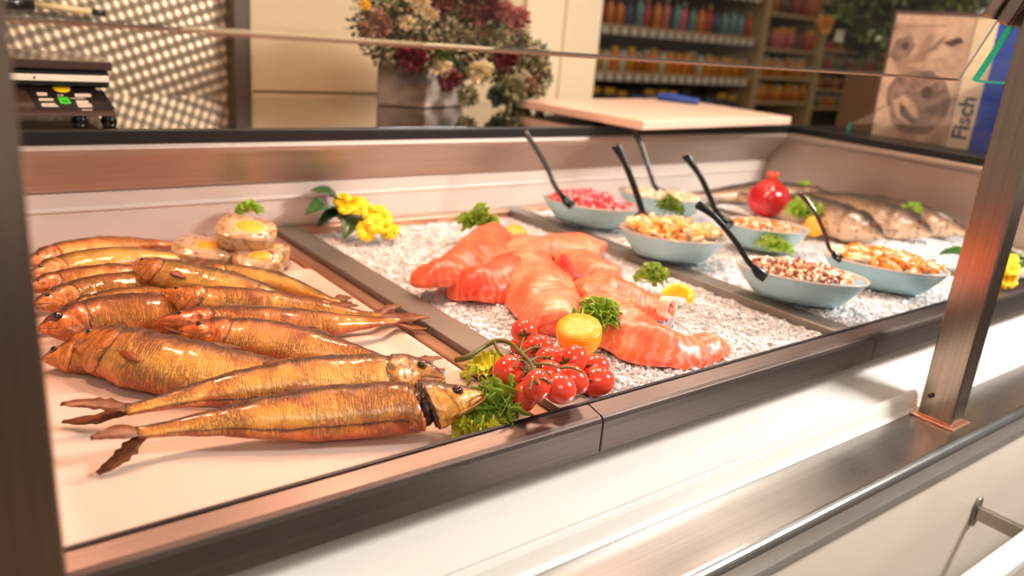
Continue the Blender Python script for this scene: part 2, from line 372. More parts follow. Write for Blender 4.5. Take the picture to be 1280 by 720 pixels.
# embossed stainless wall
mb = MB(); p_ = .0190; nx, nz = 300, 210; x0, x1, z0, z1 = -.25, .64, .95, 1.60; n0 = 0
for i in range(nx+1):
    for j in range(nz+1):
        x = x0+(x1-x0)*i/nx; z = z0+(z1-z0)*j/nz
        xx = x*.94+z*.34; zz = -x*.34+z*.94; a = math.sin(PI*(xx+zz*.75)/p_)*math.sin(PI*(xx-zz*.75)/p_)
        mb.v.append(Vector((x, 1.95-.0017*a, z)))
for i in range(nx):
    for j in range(nz):
        a = i*(nz+1)+j; mb.face((a, a+nz+1, a+nz+2, a+1))
M['emboss'] = plain('embossed_steel', (176, 160, 136), .42, .7, .04, 30)
o = mb.build('wall_embossed', M['emboss']); struct(o); o.name = 'wall_left'
sm = o.modifiers.new('thick', 'SOLIDIFY'); sm.thickness = .01; sm.offset = -1
# ------------------------------------------------------------------ counter
XL, XR = -.35, 2.6
d1, d2, d3 = .5525, 1.050, 1.520
LIPY, LIPZ = .529, .919
tc_ = thing('display_counter', (.6, .9, 0), 'long refrigerated stainless fish counter with sunken wells and a cream front', 'counter')
def part(mb, name, mat, **k): return mb.build(name, mat, tc_, k.pop('smooth', False), **k)
part(MB().box((XL, .61, 0), (XR, 1.33, .86)), 'cabinet', M['plinth'])
# front lip: rolled top edge, in three lengths with joints
prof = [(.560, .862), (.560, .868), (.5365, .868), (.5365, .9165), (.5325, .9175), (.515, .9137), (.5105, .9115), (.509, .907), (.509, .873), (.545, .873)]
for a, b in ((XL, .5355), (.5370, 1.0615), (1.0630, XR)): part(MB().prism(prof, a, b), 'front_lip', M['steel_dark'], bevel=.0008)
part(MB().prism([(.5330, .9178), (.5330, .9192), (.5365, .9196), (.5372, .917)], XL, XR), 'gasket', M['black'])
# white slanting panel and its moulding
part(MB().prism([(.60, .855), (.566, .856), (.560, .858), (.555, .852), (.475, .8235), (.475, .78), (.60, .78)], XL, XR), 'front_panel', M['white_top'])
part(MB().prism([(.476, .78), (.476, .828), (.471, .8285), (.468, .822), (.466, .8035), (.461, .8015), (.461, .78)], XL, XR), 'moulding', M['white_top'], bevel=.001)
# steel sill with rounded nose
nose = [(.48, .77), (.48, .800), (.388, .800)]+[(.388-.011*math.sin(t*PI/12), .789+.011*math.cos(t*PI/12)) for t in range(1, 7)]+[(.3775, .765), (.380, .748), (.386, .741), (.40, .741)]
part(MB().prism(nose, XL, XR), 'sill', M['steel'], smooth=False, bevel=.0006)
part(MB().box((XL, .3875, .05), (XR, .60, .741)), 'front_cladding', M['plinth'], bevel=.001)
# well floors and rear/side walls
part(MB().box((XL, .5370, .861), (XR, 1.33, .868)), 'well_floor', M['well'])
part(MB().prism([(1.321, .869), (1.322, .895), (1.326, .903), (1.326, .9625), (1.40, .9625), (1.40, .869)], XL, 1.8995), 'rear_liner', M['wellw'], bevel=.0012)
part(MB().prism([(1.3225, .9630), (1.3215, .9640), (1.3215, .9670), (1.324, .9695), (1.322, .9920), (1.40, .9920), (1.40, .9630)], XL, 1.8995), 'rear_liner', M['wellw'], bevel=.0008)
back = [(1.323, .9925), (1.312, .9990), (1.275, 1.046), (1.264, 1.058), (1.262, 1.066), (1.264, 1.0745), (1.40, 1.0745), (1.40, .9925)]
part(MB().prism(back, XL, 1.8995), 'back_wall', M['well'], bevel=.0012)
part(MB().prism([(1.259, 1.0748), (1.259, 1.093), (1.27, 1.094), (1.27, 1.0748)], XL, 1.95), 'black_edge', M['black'], bevel=.001)
side = MB(); side.box((1.90, .538, .86), (1.95, 1.33, 1.068)); part(side, 'side_wall', M['well'], bevel=.002)
part(MB().box((1.888, .50, 1.060), (1.96, 1.30, 1.0745)), 'side_rim', M['well'], bevel=.003)
part(MB().box((1.890, .50, 1.0748), (2.08, 1.259, 1.093)), 'side_edge', M['black'], bevel=.001)
for xa, xb in ((.5045, .548), (1.008, 1.046), (1.510, 1.530)):
    part(MB().box((xa, .5372, .868), (xb, 1.318, .9165)), 'divider', M['divider'], bevel=.0015)
M['pinkledge'] = steel('ledge_steel', (206, 160, 134), .4, 'Y')
part(MB().box((.484, .5372, .868), (.5035, 1.318, .9075)), 'ledge', M['pinkledge'], bevel=.002)
part(MB().box((XL, 1.300, .868), (.4835, 1.318, .908)).box((.549, 1.300, .868), (1.0075, 1.320, .916)).box((1.047, 1.300, .868), (1.509, 1.320, .916)), 'rear_ledge', M['pinkledge'], bevel=.002)
# dark polished worktop behind
tag(MB().box((XL, 1.271, 1.0748), (1.95, 1.72, 1.094)).build('worktop', M['worktop'], None, False, bevel=.001), 'dark polished worktop running behind the fish counter', 'worktop')
tag(MB().box((XL, 1.41, 0), (1.95, 1.70, 1.0745)).build('base_cabinet', M['plinth'], None, False), 'cream base cabinet under the dark rear worktop', 'cabinet')
# ------------------------------------------------------------------ posts and glass
def post(x0, label):
    o = thing('steel_post', (x0, .406, .80), label, 'post')
    MB().box((x0, .406, .803), (x0+.037, .454, 1.56)).build('post_tube', M['steel_post'], o, False, bevel=.0022)
    MB().box((x0-.007, .399, .8005), (x0+.044, .461, .8035)).build('foot_plate', M['pinkledge'] if x0 > 1 else M['steel'], o, False, bevel=.001)  # right plate's copper reflection is tinted into its steel colour
    mb = MB(); mb.tube([(x0-.004, .4415, .8365), (x0+.001, .4415, .8365)], .0035, 14); mb.build('bolt', M['blackplastic'], o)
    return o
post(.006, 'steel upright close to the lens at the left, near the smoked fish')
rp = post(1.118, 'steel upright standing in front of the bowls, bolted to the sill')
# leaning front panes: lower edge y .511 z 1.262, rising towards the customer
def pane(x0, x1, label, edge):
    a = Vector((0, .511, 1.262)); d = Vector((0, -.36, .93)).normalized(); n = Vector((0, .93, .36)).normalized()
    L = .30; t = .0032 if not edge else .0035
    o = thing('sneeze_guard', (x0, .511, 1.262), label, 'glass pane')
    def pt(x, s, k): return Vector((x, 0, 0))+a+d*s+n*k
    bot = [pt(x0, .0025, -t), pt(x1, .0025, -t), pt(x1, .0025, t), pt(x0, .0025, t)]; top = [pt(x0, L, -t), pt(x1, L, -t), pt(x1, L, t), pt(x0, L, t)]
    MB().hexa(bot, top).build('pane', M['glass'], o, False)
    MB().hexa([pt(x0, 0, -t), pt(x1, 0, -t), pt(x1, 0, t), pt(x0, 0, t)], [pt(x0, .0023, -t), pt(x1, .0023, -t), pt(x1, .0023, t), pt(x0, .0023, t)]).build('lower_edge', M['glassrim'] if not edge else M['glassedge'], o, False)
    if edge: MB().hexa([pt(x0-.004, 0, -t), pt(x0-.0003, 0, -t), pt(x0-.0003, 0, t), pt(x0-.004, 0, t)], [pt(x0-.004, L, -t), pt(x0-.0003, L, -t), pt(x0-.0003, L, t), pt(x0-.004, L, t)]).build('side_edge', M['glassedge'], o, False)
    else: MB().hexa([pt(x1+.0002, 0, -t), pt(x1+.0015, 0, -t), pt(x1+.0015, 0, t), pt(x1+.0002, 0, t)], [pt(x1+.0002, L, -t), pt(x1+.0015, L, -t), pt(x1+.0015, L, t), pt(x1+.0002, L, t)]).build('side_edge', M['glassrim'], o, False)
pane(.047, 1.114, 'long clear front pane between the two steel uprights', False)
pane(1.168, 2.3, 'clear pane with a bright green edge right of the upright', True)
cl = thing('glass_clamp', (1.13, .478, 1.345), 'brown metal clamp holding the glass at the head of the right upright', 'clamp')
dv = Vector((0, -.36, .93)).normalized(); nv = Vector((0, .93, .36)).normalized(); ca = Vector((0, .474, 1.352))
for q, (k0, k1, nm) in enumerate(((.004, .020, 'clamp_jaw'), (-.020, -.004, 'clamp_jaw'))):
    b = [Vector((x, 0, 0))+ca+dv*s_+nv*k for x, s_, k in ((1.100, -.016, k0), (1.185, -.016, k0), (1.185, -.016, k1), (1.100, -.016, k1))]
    t = [Vector((x, 0, 0))+ca+dv*s_+nv*k for x, s_, k in ((1.100, .022, k0), (1.185, .022, k0), (1.185, .022, k1), (1.100, .022, k1))]
    MB().hexa(b, t).build(nm, M['steel_post'], cl, False, bevel=.003)
MB().tube([ca+Vector((1.1565, -.034, .02)), ca+Vector((1.1565, -.06, .0))], .013, 18).build('clamp_bolt', M['steel'], cl)
# side pane standing on the side rim, slanting rear edge
sp_ = thing('side_glass', (1.955, .9, 1.094), 'clear side pane standing on the rim before the sign', 'glass pane')
a = [(1.957, 1.135, 1.0935), (1.957, .60, 1.0935), (1.957, .60, 1.30), (1.957, .86, 1.30), (1.957, 1.135, 1.118)]
MB().hexa([Vector(p) for p in a], [Vector(p)+Vector((.006, 0, 0)) for p in a]).build('pane', M['glass'], sp_, False)
MB().box((1.9565, 1.1355, 1.0935), (1.9635, 1.1375, 1.118)).build('rear_edge', M['glassedge'], sp_, False)
# bag rail on the customer side
br = thing('bag_rail', (1.0, .32, .66), 'white customer rail carried on a steel bracket before the front', 'rail')
MB().box((XL, .285, .634), (XR, .317, .650)).build('rail', M['white_top'], br, False, bevel=.002)
bx = PY(1213, 650, .3875).x
MB().box((bx, .3172, .626), (bx+.010, .3825, .648)).build('bracket', M['steel_y'], br, False, bevel=.001)
rs = []
for x in (bx-.004, bx+.012):
    rs.append([Vector((x+0, .384, .659))+Vector((0, 0, 0)) for _ in range(1)])
mb = MB(); ring0 = []; ring1 = []
for j in range(24):
    t = 2*PI*j/24; px_ = .010*math.cos(t); pz_ = .011*math.sin(t)+(.014 if math.sin(t) > 0 else -.014)
    ring0.append(Vector((bx+.005+px_, .3872, .637+pz_))); ring1.append(Vector((bx+.005+px_, .3828, .637+pz_)))
mb.rings([ring0, ring1]).build('wall_plate', M['steel'], br)
# ------------------------------------------------------------------ white trays
def tray(name, x0, x1, y0, y1, z, label, h=.014, rim=.016):
    mb = MB()
    def rr(x0, x1, y0, y1, r, z, k=6):
        out = []
        for cx, cy, a0 in ((x1-r, y1-r, 0), (x0+r, y1-r, 90), (x0+r, y0+r, 180), (x1-r, y0+r, 270)):
            for i in range(k+1):
                a = math.radians(a0+90*i/k); out.append(Vector((cx+r*math.cos(a), cy+r*math.sin(a), z)))
        return out
    R = [rr(x0+.002, x1-.002, y0+.002, y1-.002, .010, z-.006), rr(x0, x1, y0, y1, .012, z), rr(x0, x1, y0, y1, .012, z+h), rr(x0+.003, x1-.003, y0+.003, y1-.003, .010, z+h+.002),
         rr(x0+rim*.6, x1-rim*.6, y0+rim*.6, y1-rim*.6, .010, z+h+.001), rr(x0+rim*1.6, x1-rim*1.6, y0+rim*1.6, y1-rim*1.6, .014, z+.0025), rr(x0+rim*2.1, x1-rim*2.1, y0+rim*2.1, y1-rim*2.1, .014, z+.0003), rr(x0+rim*2.6, x1-rim*2.6, y0+rim*2.6, y1-rim*2.6, .014, z)]
    mb.rings(R)
    return tag(mb.build(name, M['tray'], None, True), label, 'tray')
tray('plastic_tray', -.02, .4830, .82, 1.294, .884, 'white plastic tray at the back under the aspic slices', .012)
tray('plastic_tray', .045, .4800, .539, 1.102, .8975, 'white plastic tray in front under the smoked mackerel heap', .008, .014)
TZ = .8985
# ------------------------------------------------------------------ fish
FWD = Vector((.62, .78, 0)).normalized()
TOP = [(0, .04), (.02, .12), (.05, .22), (.09, .32), (.14, .40), (.2, .46), (.28, .49), (.38, .5), (.5, .48), (.65, .39), (.8, .25), (.92, .14), (1, .11)]
BOT = [(0, .05), (.02, .13), (.05, .23), (.09, .34), (.14, .44), (.2, .49), (.28, .5), (.38, .5), (.5, .49), (.65, .38), (.8, .22), (.92, .13), (1, .11)]
def blade(mb, a, b, wdir, w0, wm, w1, th, n=9, rag=.0, bend=Vector(), seed=1):
    """thin leaf-like solid from a to b, wdir the direction of its breadth"""
    rn = random.Random(seed); rs = []; t = (b-a).normalized(); nn = t.cross(wdir).normalized()
    for i in range(n+1):
        u = i/n; p = a.lerp(b, u)+bend*math.sin(PI*u)
        w = (w0+(wm-w0)*min(1, u*2)) if u < .5 else (wm+(w1-wm)*(u*2-1)); w *= 1+rag*(rn.random()-.5)
        k = 6; ring = []
        for j, s_ in enumerate((-1, -.4, .3, 1)): ring.append(p+wdir*(w*s_)+nn*(th*(1-abs(s_)*.8)+rag*.002*(rn.random()-.5)))
        for s_ in (1, .3, -.4, -1): ring.append(p+wdir*(w*s_)-nn*(th*(1-abs(s_)*.8)))
        rs.append(ring)
    mb.rings(rs)
def fish(name, label, cat, pts, D, wid=.74, roll=38, mat=None, tails=None, gap=0, slit=0, group=None, n=130, k=40, seed=0, eye=.055, fins=True, dors=None, wrink=1.0, finmat=None, pect=False, jaw=0):
    fine = catmull([P(*p) for p in pts], n*5); cum = [0]
    for a_, b_ in zip(fine, fine[1:]): cum.append(cum[-1]+(b_-a_).length)
    sp = []; k_ = 0
    for i in range(n+1):
        t_ = cum[-1]*i/n
        while k_ < len(fine)-2 and cum[k_+1] < t_: k_ += 1
        q_ = (t_-cum[k_])/max(1e-9, cum[k_+1]-cum[k_]); sp.append(fine[k_].lerp(fine[k_+1], min(1, max(0, q_))))
    if not dors: dors = FWD
    L = sum((sp[i+1]-sp[i]).length for i in range(n)); rings = []; fr = []
    for i, c in enumerate(sp):
        u = i/n; T = (sp[min(i+1, n)]-sp[max(i-1, 0)]).normalized()
        N0 = Vector((0, 0, 1)).cross(T).normalized()
        if N0.dot(dors) < 0: N0 = -N0
        Zp = T.cross(N0); Zp = Zp if Zp.z > 0 else -Zp
        a = math.radians(roll); Dv = N0*math.cos(a)+Zp*math.sin(a); Fv = -N0*math.sin(a)+Zp*math.cos(a)
        fr.append((c, T, Dv, Fv))
        ht, hb = interp(TOP, u)*D, interp(BOT, u)*D; w = (ht+hb)*.5*wid*(1 if u < .7 else 1-.35*(u-.7)/.3)
        ring = []
        for j in range(k):
            th = 2*PI*j/k; cx, sx = math.cos(th), math.sin(th)
            us = u+(.024*(1-cx) if gap else .030*cx*cx)
            s_ = 1.0
            if us < .205: s_ = 1+.06*max(0, 1-abs(us-.195)/.06)
            elif us < .235: s_ = .62 if gap else .93
            elif us < .26: s_ = .97
            r = s_*(1+.05*N3(c+Dv*cx*.02, 55, seed)+.03*N3(c+Fv*sx*.02+Dv*cx*.02, 130, seed)*wrink)
            if slit and .25 < u < .93:
                dd = (th/(2*PI)-.395-.025*N3((u*5, 0, 0), 1, seed))/.03; r *= 1-.16*math.exp(-dd*dd)
            if u < .075:   # mouth line
                dd = (th/(2*PI)-.335)/.03; r *= 1-.26*math.exp(-dd*dd)*(1-u/.09)
            if .07 < u < .2:   # cheek plates
                r *= 1+.035*math.sin((u-.07)*75+cx*3)
            ring.append(c+Dv*(cx*(ht if cx > 0 else hb)*r)+Fv*(sx*w*r*(1.0 if abs(sx) < .99 else .99)))
        rings.append(ring)
    root = thing(name, sp[n//2]-Vector((0, 0, D*.35)), label, cat, group)
    MB().rings(rings).build('body', mat, root)
    # eyes on the upper flank
    c, T, Dv, Fv = fr[int(n*.085)]; h = interp(TOP, .085)*D
    e = c+Dv*(h*.30)+Fv*(h*wid*.98)
    mb = MB(); mb.ball(e-Fv*.0012, D*eye*1.35, (1, 1, .5), 16, 8, Fv.to_track_quat('Z', 'Y').to_matrix()); er = mb.build('eye_socket', M['eyering'], root)
    mb = MB(); mb.ball(e+Fv*.0004, D*eye, (1, 1, .75), 16, 10, Fv.to_track_quat('Z', 'Y').to_matrix()); mb.build('eye', M['eye'], root)
    fm = finmat or M['fin']
    if jaw:
        cj, Tj, Dj, Fj = fr[int(n*.10)]; hb = interp(BOT, .10)*D; mb = MB(); tip = fr[0][0]-fr[0][1]*jaw*.3-Dj*jaw
        blade(mb, cj-Dj*hb*.98+Fj*hb*.25, tip+Fj*.003, Fj, hb*.45, hb*.30, hb*.10, .0016, 9, 0, -Dj*.0015, seed); mb.build('lower_jaw', M['jaw'], root)
    if gap:
        cg, Tg, Dg, Fg = fr[int(n*.185)]; mb = MB(); mb.ball(cg-Dg*D*.06, D*.36, (.42, .9, .8), 20, 14, Matrix((Tg, Dg, Fg)).transposed(), .12); mb.build('gill_flesh', M['flesh'], root)
    if pect:
        c, T, Dv, Fv = fr[int(n*.25)]; w = D*.45*wid
        mb = MB(); a = c+Fv*(w*1.0)-Dv*D*.08; b = fr[int(n*.36)][0]+Fv*(w*1.10)-Dv*D*.20
        blade(mb, a, b, Dv, .002, .0052, .0015, .0006, 9, .25, Fv*.001, seed); mb.build('pectoral_fin', M['finred'] if not finmat else finmat, root)
    if fins:
        c, T, Dv, Fv = fr[int(n*.46)]; c2 = fr[int(n*.60)]
        mb = MB(); blade(mb, c+Dv*D*.47, c2[0]+Dv*D*.47, Dv, .0015, .0045, .001, .0005, 9, .4, Vector(), seed+2); mb.build('dorsal_fin', fm, root)
    # tail
    c, T, Dv, Fv = fr[n]
    if tails is None: tails = [c+T*.042+Dv*.022, c+T*.042-Dv*.020]
    else: tails = [P(*t) if not isinstance(t, Vector) else t for t in tails]
    mb = MB()
    for q, t in enumerate(tails):
        wd = (t-c).normalized().cross(Vector((0, 0, 1)).lerp(Fv, .5)).normalized()
        blade(mb, c-T*.006, t, wd, .0062, .0078, .0022, .0010, 12, .5, Dv*(.003 if q == 0 else -.003), seed+5+q)
    mb.build('tail_fin', fm, root)
    return root, fr
G = 'smoked fish heaped on the white trays'
f1, fr1 = fish('smoked_mackerel', 'smoked mackerel nearest the lip, gaping gill, head to the right on green lettuce', 'smoked fish',
     [(604, 493, .937), (570, 500, .934), (530, 506, .929), (440, 514, .924), (340, 522, .923), (260, 530, .921), (205, 537, .921), (172, 541, .924)], .0545, .72, 40, SK[4],
     [(113, 548, .930), (122, 592, .901)], gap=1, slit=1, group=G, seed=1, eye=.085, jaw=.006)
fish('smoked_mackerel', 'second smoked mackerel from the lip, head right just behind the gaping one', 'smoked fish',
     [(556, 473, .926), (520, 466, .926), (480, 470, .926), (420, 474, .926), (340, 481, .925), (270, 490, .923), (205, 503, .921), (158, 513, .920)], .052, .72, 40, SK[3],
     [(76, 505, .926), (78, 527, .903)], slit=1, group=G, seed=2, eye=.085, jaw=.005)
fish('smoked_mackerel', 'plump golden smoked fish, head left, lying just behind the front pair', 'smoked fish',
     [(93, 421, .930), (130, 434, .928), (180, 449, .926), (240, 461, .924), (300, 468, .922), (370, 473, .920), (440, 470, .918)], .066, .66, 36, SK[0], group=G, seed=3, wrink=1.3, pect=True)
fish('smoked_mackerel', 'smoked fish with a torn flank, its tail fin ending above the second head', 'smoked fish',
     [(223, 413, .936), (260, 417, .934), (320, 424, .930), (380, 434, .926), (440, 446, .920), (490, 456, .915), (520, 459, .912)], .050, .72, 36, SK[1], [(552, 447, .916), (556, 462, .905)], group=G, seed=4)
fish('smoked_mackerel', 'long smoked fish whose forked tail reaches the steel divider', 'smoked fish',
     [(195, 402, .938), (235, 402, .937), (300, 404, .934), (370, 406, .930), (430, 405, .925), (480, 402, .920), (500, 401, .918)], .044, .76, 34, SK[1], [(537, 397, .923), (533, 411, .914)], group=G, seed=5)
fish('smoked_mackerel', 'smoked fish in mid heap, bright cheek, with frayed tail raised by the divider', 'smoked fish',
     [(203, 364, .948), (240, 374, .945), (300, 380, .940), (360, 385, .934), (420, 391, .926), (460, 394, .921), (478, 393, .920)], .043, .76, 34, SK[0], [(503, 381, .928), (520, 392, .922)], group=G, seed=6)
fish('smoked_mackerel', 'smoked fish at the top of the heap below the aspic slices, head pointing left', 'smoked fish',
     [(166, 328, .958), (200, 341, .954), (250, 352, .948), (300, 362, .942), (350, 374, .934), (400, 388, .925)], .045, .76, 36, SK[2], group=G, seed=7, pect=True)
fish('smoked_mackerel', 'smoked fish with a stubby tail ending alone on the white tray', 'smoked fish',
     [(240, 338, .940), (270, 342, .938), (310, 347, .934), (350, 355, .928), (385, 365, .922), (415, 375, .918), (425, 377, .916)], .034, .8, 34, SK[2], [(440, 372, .917), (440, 378, .914)], group=G, seed=8)
fish('smoked_mackerel', 'fat smoked fish with a dark eye at the left edge of the heap', 'smoked fish',
     [(48, 411, .930), (80, 406, .930), (130, 398, .930), (190, 392, .928), (250, 390, .922), (310, 392, .918)], .058, .66, 38, SK[1], group=G, seed=9, wrink=1.3, eye=.09)
fish('smoked_mackerel', 'narrow dark-backed smoked fish wedged behind the fat dark-eyed one', 'smoked fish',
     [(75, 392, .932), (110, 384, .934), (160, 376, .934), (220, 370, .930), (280, 372, .922)], .036, .7, 36, SK[3], group=G, seed=10)
fish('smoked_mackerel', 'smoked fish lying flat on the tray, its head half under the others', 'smoked fish',
     [(52, 449, .912), (85, 445, .914), (130, 446, .914), (190, 448, .914), (250, 452, .914)], .040, .7, 30, SK[0], group=G, seed=11, eye=.09)
fish('smoked_mackerel', 'smoked fish with a cracked gill line at left, above the fat dark-eyed one', 'smoked fish',
     [(36, 382, .936), (75, 375, .936), (120, 364, .936), (170, 358, .934), (230, 356, .926), (280, 360, .92)], .043, .72, 38, SK[0], group=G, seed=12)
fish('smoked_mackerel', 'thin smoked fish third from the back at the left', 'smoked fish',
     [(30, 361, .936), (70, 353, .936), (120, 346, .936), (180, 341, .934), (230, 340, .926)], .034, .72, 38, SK[4 if False else 1], group=G, seed=13)
fish('smoked_mackerel', 'pale gold smoked fish second from the back at the left', 'smoked fish',
     [(34, 346, .936), (80, 335, .936), (130, 326, .936), (190, 321, .932), (240, 322, .924)], .044, .66, 30, SK[2], group=G, seed=14, wrink=.5)
fish('smoked_mackerel', 'rearmost smoked fish, along the back wall, beside the aspic slices', 'smoked fish',
     [(30, 330, .932), (80, 317, .932), (140, 308, .930), (190, 305, .924), (228, 306, .918)], .038, .72, 36, SK[1], group=G, seed=15)
# ------------------------------------------------------------------ ice beds
def icebed(name, x0, x1, y0, y1, hf, label, nch, seed, size=.0026, mainsize=None):
    rn = random.Random(seed); mb = MB(); nx, ny = int((x1-x0)/.005), int((y1-y0)/.005)
    def H(x, y):
        e = min(x-x0, x1-x, (y-y0)*1.5+.005, y1-y)
        return hf(x, y)+.004*N3((x, y, 0), 30, seed)+.003*N3((x, y, 0), 90, seed)+.0015*N3((x, y, 1), 220, seed)-.004*max(0, 1-max(e, 0)/.02)
    for i in range(nx+1):
        for j in range(ny+1):
            x = x0+(x1-x0)*i/nx; y = y0+(y1-y0)*j/ny; mb.v.append(Vector((x, y, H(x, y))))
    for i in range(nx):
        for j in range(ny): a = i*(ny+1)+j; mb.face((a, a+ny+1, a+ny+2, a+1))
    base = [(-.5,-.5,-.4),(.5,-.4,-.5),(.4,.5,-.4),(-.5,.4,-.5),(-.4,-.5,.5),(.5,-.5,.3),(.4,.4,.5),(-.4,.5,.4)]
    for q in range(nch):
        x, y = rn.uniform(x0+.004, x1-.004), y0+.003+(y1-y0-.007)*rn.random()**1.7
        r = size*rn.uniform(.5, 1.6)*(1+.3*(1-(y-y0)/(y1-y0)))
        rot = Matrix.Rotation(rn.uniform(0, 6.28), 3, Vector((rn.random()-.5, rn.random()-.5, rn.random()-.5)).normalized())
        c = Vector((x, y, H(x, y)-r*.28)); k = len(mb.v); sc = Vector((rn.uniform(.6, 1.5), rn.uniform(.6, 1.3), rn.uniform(.5, 1.1)))
        for b in base:
            p = Vector((b[0]*sc.x, b[1]*sc.y, b[2]*sc.z))*(1+rn.uniform(-.25, .25)); mb.v.append(c+(rot @ p)*r*1.4)
        for f in ((0,3,2,1),(4,5,6,7),(0,1,5,4),(1,2,6,5),(2,3,7,6),(3,0,4,7)): mb.face([k+i for i in f], None, 1 if rn.random() < .6 else 0)
    o = mb.build(name, [M['ice'], M['icec']], None, True)
    # close below: skirt by solidify
    s_ = o.modifiers.new('t', 'SOLIDIFY'); s_.thickness = .0; o.modifiers.remove(s_)
    return tag(o, label, 'crushed ice', None, 'stuff'), H
def g(x, y, cx, cy, sx, sy, a): return a*math.exp(-((x-cx)/sx)**2-((y-cy)/sy)**2)
i2, H2 = icebed('crushed_ice', .5485, 1.0075, .538, 1.299, lambda x, y: .9035+g(x, y, .74, .86, .2, .3, .020)+.006*max(0, 1-(y-.538)/.2)*(1-abs(x-.75)/.3), 'crushed ice filling the middle well under the salmon', 15000, 3)
i3, H3 = icebed('crushed_ice', 1.0465, 1.5095, .538, 1.299, lambda x, y: .913+g(x, y, 1.28, .62, .3, .08, .006), 'crushed ice in the well around the salad bowls', 13000, 4)
i4, H4 = icebed('crushed_ice', 1.5305, 1.899, .538, 1.318, lambda x, y: .916, 'crushed ice in the far right well under the whole trout', 7000, 5)
# ------------------------------------------------------------------ salmon fillets
def fillet(name, label, pts, ws, th, mat, rolls=None, curl=0, seed=0, n=60, k=36, sag=.3):
    """a limp slab: rounded top, thin edges bending down"""
    sp = catmull([P(*p) for p in pts], n); rings = []
    for i, c in enumerate(sp):
        u = i/n; T = (sp[min(i+1, n)]-sp[max(i-1, 0)]); T.z *= .6; T.normalize()
        S = Vector((0, 0, 1)).cross(T).normalized(); Nn = T.cross(S).normalized()
        if Nn.z < 0: Nn = -Nn
        q = u*(len(ws)-1); q0 = min(int(q), len(ws)-2); w = ws[q0]+(ws[q0+1]-ws[q0])*(q-q0)
        if rolls:
            q = u*(len(rolls)-1); q0 = min(int(q), len(rolls)-2); r = math.radians(rolls[q0]+(rolls[q0+1]-rolls[q0])*(q-q0))
            S, Nn = S*math.cos(r)+Nn*math.sin(r), -S*math.sin(r)+Nn*math.cos(r)
        e = min(1, u/.12, (1-u)/.12); e = math.sqrt(max(.01, 1-(1-e)**2)); t = th*(.25+.75*e); w2 = w*(.62+.38*e)
        ring = []
        for j in range(k):
            a = 2*PI*j/k; cx, sx = math.cos(a), math.sin(a)
            x = math.copysign(abs(cx)**.62, cx)*w2; z = math.copysign(abs(sx)**.62, sx)*t*(.56 if sx > 0 else .4)*(1+.35*math.sin(cx*2.2+seed))
            z -= sag*x*x/max(w, .01)
            p = c+S*x+Nn*z
            p += Nn*(.0060*N3(p, 30, seed)+.0018*N3(p, 110, seed))+S*(.006*N3(p, 28, seed+3))
            ring.append(p)
        rings.append(ring)
    return tag(MB().rings(rings).build(name, M[mat], None, True, loc=sp[n//2]-Vector((0, 0, th*.4))), label, 'salmon fillet', 'raw salmon fillets on the ice')
fillet('salmon_fillet', 'added dark red flap painting the shaded hollow of the folded slice', [(703, 318, .946), (714, 334, .946), (724, 352, .942)], [.010, .014, .010], .016, 'salmon_shade', seed=9)  # extra flap; its dark red stands for shade in the fold
fillet('salmon_fillet', 'wide salmon fillet at the back right of the pile, beside the half lemon', [(640, 300, .938), (680, 304, .942), (725, 303, .940), (755, 312, .934)], [.03, .044, .044, .034], .022, 'salmon2', seed=6)
fillet('salmon_fillet', 'thick salmon chunk between the curled fillet and the broad centre one', [(572, 350, .935), (600, 352, .94), (628, 345, .943), (648, 330, .943)], [.030, .042, .046, .034], .034, 'salmon3', seed=2)
fillet('salmon_fillet', 'salmon fillet with a curled left end lying highest at the left', [(519, 344, .940), (540, 340, .950), (566, 331, .957), (592, 310, .962), (608, 294, .962), (622, 288, .958)], [.020, .026, .030, .044, .048, .034], .020, 'salmon', [0, 0, -4, -12, -14, -10], seed=1, sag=.5)
fillet('salmon_fillet', 'broad pale salmon fillet in the centre of the pile', [(648, 300, .950), (660, 322, .957), (676, 345, .957), (692, 370, .952), (704, 398, .94)], [.036, .052, .056, .050, .032], .022, 'salmon2', [0, 5, 8, 0, 0], seed=3, sag=.5)
fillet('salmon_fillet', 'deep red salmon tail hanging below the centre fillet', [(668, 352, .940), (682, 375, .938), (690, 396, .930), (688, 412, .924)], [.026, .032, .028, .018], .030, 'salmon3', seed=7)
fillet('salmon_fillet', 'folded pink salmon slice standing behind a dark red hollow', [(702, 316, .950), (730, 322, .955), (752, 333, .953), (775, 345, .944)], [.018, .038, .046, .036], .026, 'salmon2', [0, 0, -6, -6], seed=4, sag=.55)
fillet('salmon_fillet', 'salmon piece rolled up with an open end by the yellow lemon wedge', [(722, 352, .948), (752, 356, .957), (785, 366, .952), (815, 377, .944), (842, 385, .938)], [.022, .034, .034, .028, .022], .026, 'salmon', [0, 10, 5, 0, 0], seed=5, sag=.4)
fillet('salmon_fillet', 'long tapering salmon tail piece pointing right across the ice', [(745, 372, .950), (772, 392, .950), (805, 412, .944), (842, 430, .934), (875, 436, .925), (902, 434, .920)], [.026, .046, .050, .042, .024, .016], .022, 'salmon', [0, 4, 0, -6, 0, 0], seed=8, sag=.45)
rolled = [o for o in C.objects if o.get('label', '').startswith('salmon piece rolled')][0]
ec = P(838, 385, .945); ed = (P(842, 385, .942)-P(815, 377, .946)).normalized()*.75+Vector((-.1, -.55, .1)); ed.normalize(); q1 = ed.cross(Vector((0, 0, 1))).normalized(); q2 = q1.cross(ed)
def ering(a, b, off): return [ec+q1*(a*math.cos(2*PI*j/30))+q2*(b*math.sin(2*PI*j/30)*(1+.15*math.sin(4*PI*j/30)))+ed*off for j in range(30)]
M['palerim'] = plain('pale_salmon_rim', (250, 196, 170), .35, 0, .08, 120)
